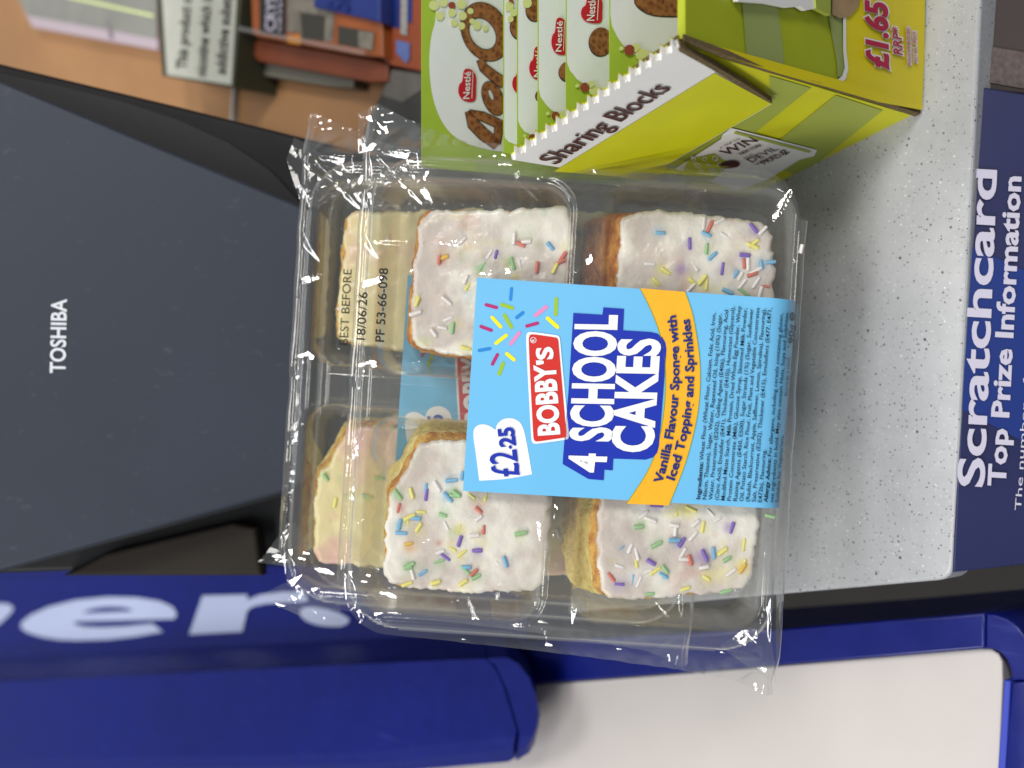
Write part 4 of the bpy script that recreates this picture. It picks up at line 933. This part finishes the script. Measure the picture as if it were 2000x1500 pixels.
def make_bar(label, topx, zt, white, badge, browns, grapes, cvt, extra=None):
    r = ray(topx, 100); k = (zt - CAM.z) / r.z; y = CAM.y + r.y * k
    le = math.radians(13); dn = V((0, -math.sin(le), -math.cos(le))); nb = V((0, -math.cos(le), math.sin(le)))
    pl = Plane((0, y, zt), nb)
    xl = max(E0.x + sdir.x / sdir.y * (y - E0.y) + 0.0034, 0.081)
    hb = (zt - 0.004) / math.cos(le); tp = V((0, y, zt)); bt = tp + dn * hb
    root = thing('chocolate_bar', label, 'chocolate bar', (xl + 0.05, bt.y + 0.004, 0.002), 'chocolate bars standing in the carton')
    xr = xl + 0.13; tk = 0.0055; X1, X2 = V((xl, 0, 0)), V((xr, 0, 0)); Xb = V((max(xl, E0.x + sdir.x / sdir.y * (bt.y - E0.y) + 0.0036), 0, 0)); sh2 = tp + dn * 0.03 - nb * tk; bk = bt - nb * tk; t2 = tp - nb * 0.00012
    mk('wrapper', [Xb + bt, X2 + bt, X2 + tp, X1 + tp, Xb + bk, X2 + bk, X2 + sh2, X1 + sh2, X1 + t2, X2 + t2],
       [(0, 1, 2, 3), (4, 5, 6, 7), (0, 1, 5, 4), (3, 2, 9, 8), (8, 9, 6, 7), (0, 3, 8, 7, 4), (1, 2, 9, 6, 5)], M['wrap_green'], root)
    def clip(poly): return poly
    def put(name, poly, lvl, m):
        vs = []
        for p in poly:
            q = pl.at(*p, 0.0002 * lvl); 
            over = (tp - q).dot(dn) + 0.0003
            if over > 0: q = q + dn * over
            q.x = max(xl + 0.0004 + (Xb.x - xl) * max(0.0, min(1.0, (q - tp).dot(dn) / hb)), min(q.x, xl + 0.128)); vs.append(q)
        return mk(name, vs, [list(range(len(vs)))], M[m], root, recalc=False)
    put('white_print', [cvt(*p) for p in white], 1, 'wrap_white')
    for bpoly in browns:
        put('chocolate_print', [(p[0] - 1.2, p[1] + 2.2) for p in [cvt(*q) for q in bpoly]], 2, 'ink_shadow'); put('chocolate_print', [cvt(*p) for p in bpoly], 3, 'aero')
    if badge:
        x0, x1, y0, y1 = badge; w_, h_ = x1 - x0, y1 - y0
        shp = [(x0 + 0.30*w_, y0 + 0.03*h_), (x0 + 0.62*w_, y0), (x0 + 0.92*w_, y0 + 0.12*h_), (x1, y0 + 0.30*h_), (x0 + 0.97*w_, y0 + 0.60*h_), (x0 + 0.98*w_, y0 + 0.97*h_), (x0 + 0.6*w_, y1), (x0 + 0.2*w_, y0 + 0.92*h_), (x0, y0 + 0.70*h_), (x0 + 0.08*w_, y0 + 0.45*h_), (x0 + 0.26*w_, y0 + 0.40*h_)]
        put('brand_badge', [cvt(*p) for p in chaikin(shp, 2)], 3, 'wrap_red')
        text('lettering', 'Nestlé', cvt(x0 + 0.62*w_, y0 + 0.90*h_), cvt(x0 + 0.70*w_, y0 + 0.10*h_), 1, lambda x, y_, o_: pl.at(x, y_, 0.0010), 0, M['wrap_white'], root, bold=0.01, upv=(cvt(0.34*w_, 0)[0] - cvt(0, 0)[0]) and (-(cvt(0.34*w_, 0)[0] - cvt(0, 0)[0]), 0))
        put('brand_line', [cvt(*p) for p in [(x0 + 0.74*w_, y0 + 0.88*h_), (x0 + 0.80*w_, y0 + 0.10*h_), (x0 + 0.83*w_, y0 + 0.10*h_), (x0 + 0.77*w_, y0 + 0.88*h_)]], 5, 'wrap_white')
    for gx, gy, gr, gm in grapes: put('grape_print', [cvt(*p) for p in ell(gx, gy, gr, gr, 14)], 4, gm)
    if extra: extra(put, cvt, root, pl)
    return root
gr_tab = [[(1450,315,34,'wrap_maroon'),(1492,300,28,'wrap_grape'),(1530,345,40,'wrap_grape'),(1398,305,14,'wrap_grape')], [(1170,550,30,'wrap_maroon'),(1210,535,26,'wrap_grape'),(1225,570,30,'wrap_grape'),(1120,540,12,'wrap_grape')],
          [(985,728,26,'wrap_maroon'),(1020,725,24,'wrap_grape'),(1010,775,22,'wrap_grape'),(935,715,12,'wrap_grape')], [(840,868,24,'wrap_maroon'),(868,880,20,'wrap_grape'),(790,855,10,'wrap_grape'),(805,20,30,'wrap_grape')], [(690,40,30,'wrap_grape'),(720,80,24,'wrap_grape'),(700,120,20,'wrap_grape'),(705,10,16,'wrap_maroon')]]
for (tx, wh, bd, br), lb_, gg in zip(bars, lab_b, gr_tab): make_bar(lb_, tx, zt, wh, bd, br, gg, C2)
def aero_word(put, cvt, root, pl):
    def ring_(o_, i_, lvl, m):
        n_ = len(o_)
        vs = [pl.at(*cvt(*p), 0.0002 * lvl) for p in o_ + i_]
        mk('chocolate_print', vs, [(q, (q+1) % n_, n_+(q+1) % n_, n_+q) for q in range(n_)], M[m], root, recalc=False)
    n_ = 32
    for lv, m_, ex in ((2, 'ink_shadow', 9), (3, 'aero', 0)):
        ring_(ell(715, 300, 215 + ex, 285 + ex, n_, -0.42), ell(690, 318, 120 - ex, 165 - ex, n_, -0.55), lv, m_)
        ring_(ell(790, 930, 92 + ex, 165 + ex, n_, -0.38), ell(768, 895, 20 - ex/2, 62 - ex, n_, -0.38), lv, m_)
        put('chocolate_print', [cvt(*p) for p in stroke([(665, 560), (700, 640), (790, 715), (900, 790)], [60 + 2*ex, 80 + 2*ex, 90 + 2*ex, 95 + 2*ex])], lv, m_)
        put('chocolate_print', [cvt(*p) for p in stroke([(550, 1050), (600, 1170), (700, 1270), (830, 1370)], [46 + 2*ex, 105 + 2*ex, 110 + 2*ex, 90 + 2*ex])], lv, m_)
        put('chocolate_print', [cvt(*p) for p in stroke([(560, 1065), (690, 1100), (800, 1150), (900, 1200)], [50 + 2*ex, 80 + 2*ex, 80 + 2*ex, 80 + 2*ex])], lv, m_)
        put('chocolate_print', [cvt(*p) for p in stroke([(845, 1150), (840, 1250), (825, 1360)], [70 + 2*ex, 70 + 2*ex, 60 + 2*ex])], lv, m_)
W6 = chaikin([(250, 190), (205, 330), (185, 520), (190, 740), (225, 960), (300, 1150), (400, 1280), (560, 1370), (800, 1430), (1000, 1440), (1000, -1500), (420, -1480), (330, -1300), (270, -600), (250, -100)], 2)
g6 = [(230,50,48,'wrap_grape'),(320,20,44,'wrap_grape'),(285,150,42,'wrap_grape'),(400,120,40,'wrap_grape'),(400,50,34,'wrap_maroon'),(490,40,46,'wrap_grape'),(500,150,42,'wrap_grape'),(420,215,34,'wrap_grape'),(490,245,36,'wrap_grape'),(575,105,30,'wrap_grape'),(635,240,42,'wrap_grape'),(590,200,26,'wrap_grape'),(715,268,28,'wrap_grape')]
last_bar = make_bar('rear chocolate bar showing its red badge and large brown lettering', 823, 0.135, W6, (455, 632, 645, 968), [], g6, C3, aero_word)
# ---------------------------------------------------------------- vape display behind the till
ZT = 0.004
TN = level(ZT)
tb = box('display_shelf', (0.12, 0.50, 0.0005), (0.9, 1.4, ZT), M['tan'], None, 0.0008)
tag(tb, 'tan wooden display shelf board beyond the black till', 'shelf')
def carton(label, cat, name, poly, h, m, parts, group=None, thick=None):
    pl = level(ZT + h); root = thing(name, label, cat, pl.at(*poly[0]) - V((0, 0, h)), group)
    solid('case', poly, pl, 0, (thick or h) - 0.0002, m, root, 0.001)
    for kind, *args in parts:
        if kind == 'flat': flat(args[0], args[1], pl, 0.0004 * args[3], M.get(args[2]) or args[2], root)
        else: text('lettering', *args[:4], pl, 0.0008, args[4], root, bold=0.02, upv=args[5])
    return root
grey = mat('grey_carton', '#8b8b84', 0.5, 0.4, var=0.08, vscale=40); pinkish = mat('pale_lilac_tray', '#b9aab2', 0.5, 0.4); limeline = mat('lime_strip', '#d8e4a0', 0.4, 0.4)
carton('grey carton with a pale lilac base and thin lime line, on the tan shelf', 'box', 'vape_carton', [(28, -60), (38, 5), (62, 53), (306, 98), (306, -60)], 0.012, pinkish,
       [('flat', 'lid', [(28, -60), (38, 4), (54, 30), (306, 76), (306, -60)], grey, 1), ('flat', 'lime_line', [(130, -10), (300, 28), (300, 34), (130, -4)], limeline, 2), ('flat', 'lid_notch', [(205, 40), (212, 42), (221, 76), (214, 76)], mat('lilac_grey_print', '#8a7d86', 0.5), 2)])  # lid notch is a flat patch of greyish lilac
sage = mat('sage_card', '#b9baae', 0.5, 0.4, var=0.05, vscale=60); olive_d = mat('dark_olive_card', '#3f4030', 0.5, 0.4)
carton('pale sage packet with a printed nicotine warning, on the tan shelf', 'packet', 'warning_packet', [(302, -60), (316, 148), (455, 172), (474, -60)], 0.030, olive_d,
       [('flat', 'warning_panel', [(313, -60), (326, 146), (452, 166), (466, -60)], sage, 1)] +
       [('text', s_, p0_, p1_, 1, M['ink_black'], (-20, -3)) for s_, p0_, p1_ in (('This product contains', (364, 136), (378, -70)), ('nicotine which is a highly', (402, 150), (420, -88)), ('addictive substance.', (440, 146), (456, -52)))])
orange = mat('orange_pouch', '#a05628', 0.4, 0.5, var=0.12, vscale=60); rust = mat('rust_sleeve', '#7f4229', 0.45, 0.4, var=0.1, vscale=50); greyg = mat('grey_green_tube', '#7d7a70', 0.45, 0.4); blk = mat('black_tag', '#25211f', 0.5); taupe = mat('taupe_print_pods', '#7d766a', 0.5, var=0.3, vscale=120); dkg = mat('dark_green_print', '#3a382e', 0.5); yel = mat('amber_print', '#d68a1a', 0.5); blu = mat('blue_card', '#23357c', 0.45, 0.4, var=0.12, vscale=60); brick = mat('rust_card', '#8f4526', 0.5, 0.4, var=0.06, vscale=40)
carton('orange vape pouch with a black tag and pod pictures, on the tan shelf', 'pouch', 'vape_pouch', [(488, -60), (492, 66), (502, 72), (700, 108), (748, 112), (744, -60)], 0.026, orange,
       [('flat', 'black_tag', [(506, -60), (507, 64), (558, 72), (560, -60)], blk, 1), ('flat', 'pod_print', [(562, -60), (560, 62), (584, 64), (590, 76), (650, 82), (656, -60)], taupe, 1), ('flat', 'pod_print', [(586, 24), (590, 74), (632, 80), (634, 30)], dkg, 2), ('flat', 'pod_print', [(660, 50), (660, 86), (725, 98), (728, 62)], dkg, 1), ('flat', 'pod_print', [(700, 60), (700, 92), (728, 98), (730, 64)], taupe, 2), ('flat', 'amber_print', [(560, 70), (584, 68), (590, 80), (586, 88), (562, 84)], yel, 2),
        ('text', 'CRYSTAL', (538, 60), (542, -60), 1, M['sign_ltr'], (-20, 0)), ('text', 'CRYSTAL', (549, 62), (553, -40), 1, M['sign_ltr'], (-6, 0))])
carton('rust coloured tube with a grey underside, in front of the orange pouch', 'tube', 'vape_tube', [(494, 84), (500, 80), (505, 76), (700, 112), (758, 124), (756, 160), (718, 160), (505, 120), (495, 110)], 0.018, rust, [])
carton('grey green flat case under the rust coloured tube', 'case', 'flat_case', [(504, 118), (690, 152), (690, 172), (640, 168), (502, 146)], 0.010, greyg, [])
carton('blue vape card with braided cord prints, beside the orange pouch', 'card', 'blue_card', [(612, -60), (612, 14), (700, 34), (742, 44), (742, -60)], 0.030, blu, [('text', '5000', (680, 24), (690, -60), 1, M['ink_navy'], (-40, -6))])
cord = mat('grey_cord', '#9a9a98', 0.7, 0.2, var=0.3, vscale=900); bluep = mat('blue_tip', '#5a6ba4', 0.4, 0.5, var=0.15, vscale=150)
carton('rust orange card with two blue lanyards printed, next to the lime wrapper', 'card', 'orange_card', [(738, -60), (738, 110), (764, 128), (826, 140), (832, -60)], 0.020, brick,
       [('flat', 'cord', [(741, -60), (741, 56), (752, 58), (753, -60)], cord, 2), ('flat', 'cord', [(784, -60), (782, 66), (795, 70), (796, -60)], cord, 2), ('flat', 'blue_print', [(755, -60), (754, 50), (780, 56), (782, -60)], blu, 1), ('flat', 'blue_print', [(797, -60), (796, 40), (804, 48), (806, -60)], blu, 1), ('flat', 'blue_tip', [(734, 72), (754, 76), (756, 98), (748, 106), (735, 96)], bluep, 2), ('flat', 'blue_tip', [(774, 78), (800, 84), (800, 112), (794, 124), (774, 104)], bluep, 2)])
ddark = mat('charcoal_case', '#3a3836', 0.4, 0.5, var=0.25, vscale=60); dgrey = mat('grey_case', '#66625c', 0.4, 0.5, var=0.2, vscale=60)
carton('charcoal and grey box between the orange card and the green carton', 'box', 'charcoal_box', [(764, 132), (740, 190), (712, 250), (705, 290), (832, 330), (836, 140)], 0.016, ddark, [('flat', 'grey_face', [(766, 136), (746, 186), (786, 200), (834, 168), (834, 146)], dgrey, 1)])
ac = thing('acrylic_divider', 'clear acrylic divider standing between the warning packet and the orange pouch', 'divider', level(ZT).at(470, 230))
def upright(name, p0, p1, h, th, m, parent):
    a_, b_ = level(ZT).at(*p0), level(ZT).at(*p1); d_ = (b_ - a_).normalized(); nn = V((-d_.y, d_.x, 0)) * th / 2
    vs = []
    for z_ in (0, h): vs += [a_ + nn + V((0, 0, z_)), b_ + nn + V((0, 0, z_)), b_ - nn + V((0, 0, z_)), a_ - nn + V((0, 0, z_))]
    return mk(name, vs, [(0,1,2,3),(4,5,6,7),(0,1,5,4),(1,2,6,5),(2,3,7,6),(3,0,4,7)], m, parent)
frost = mat('polished_acrylic_edge', '#b7b2ae', 0.3, 0.6)
upright('sheet', (462, 240), (478, -60), 0.004, 0.0026, frost, ac)
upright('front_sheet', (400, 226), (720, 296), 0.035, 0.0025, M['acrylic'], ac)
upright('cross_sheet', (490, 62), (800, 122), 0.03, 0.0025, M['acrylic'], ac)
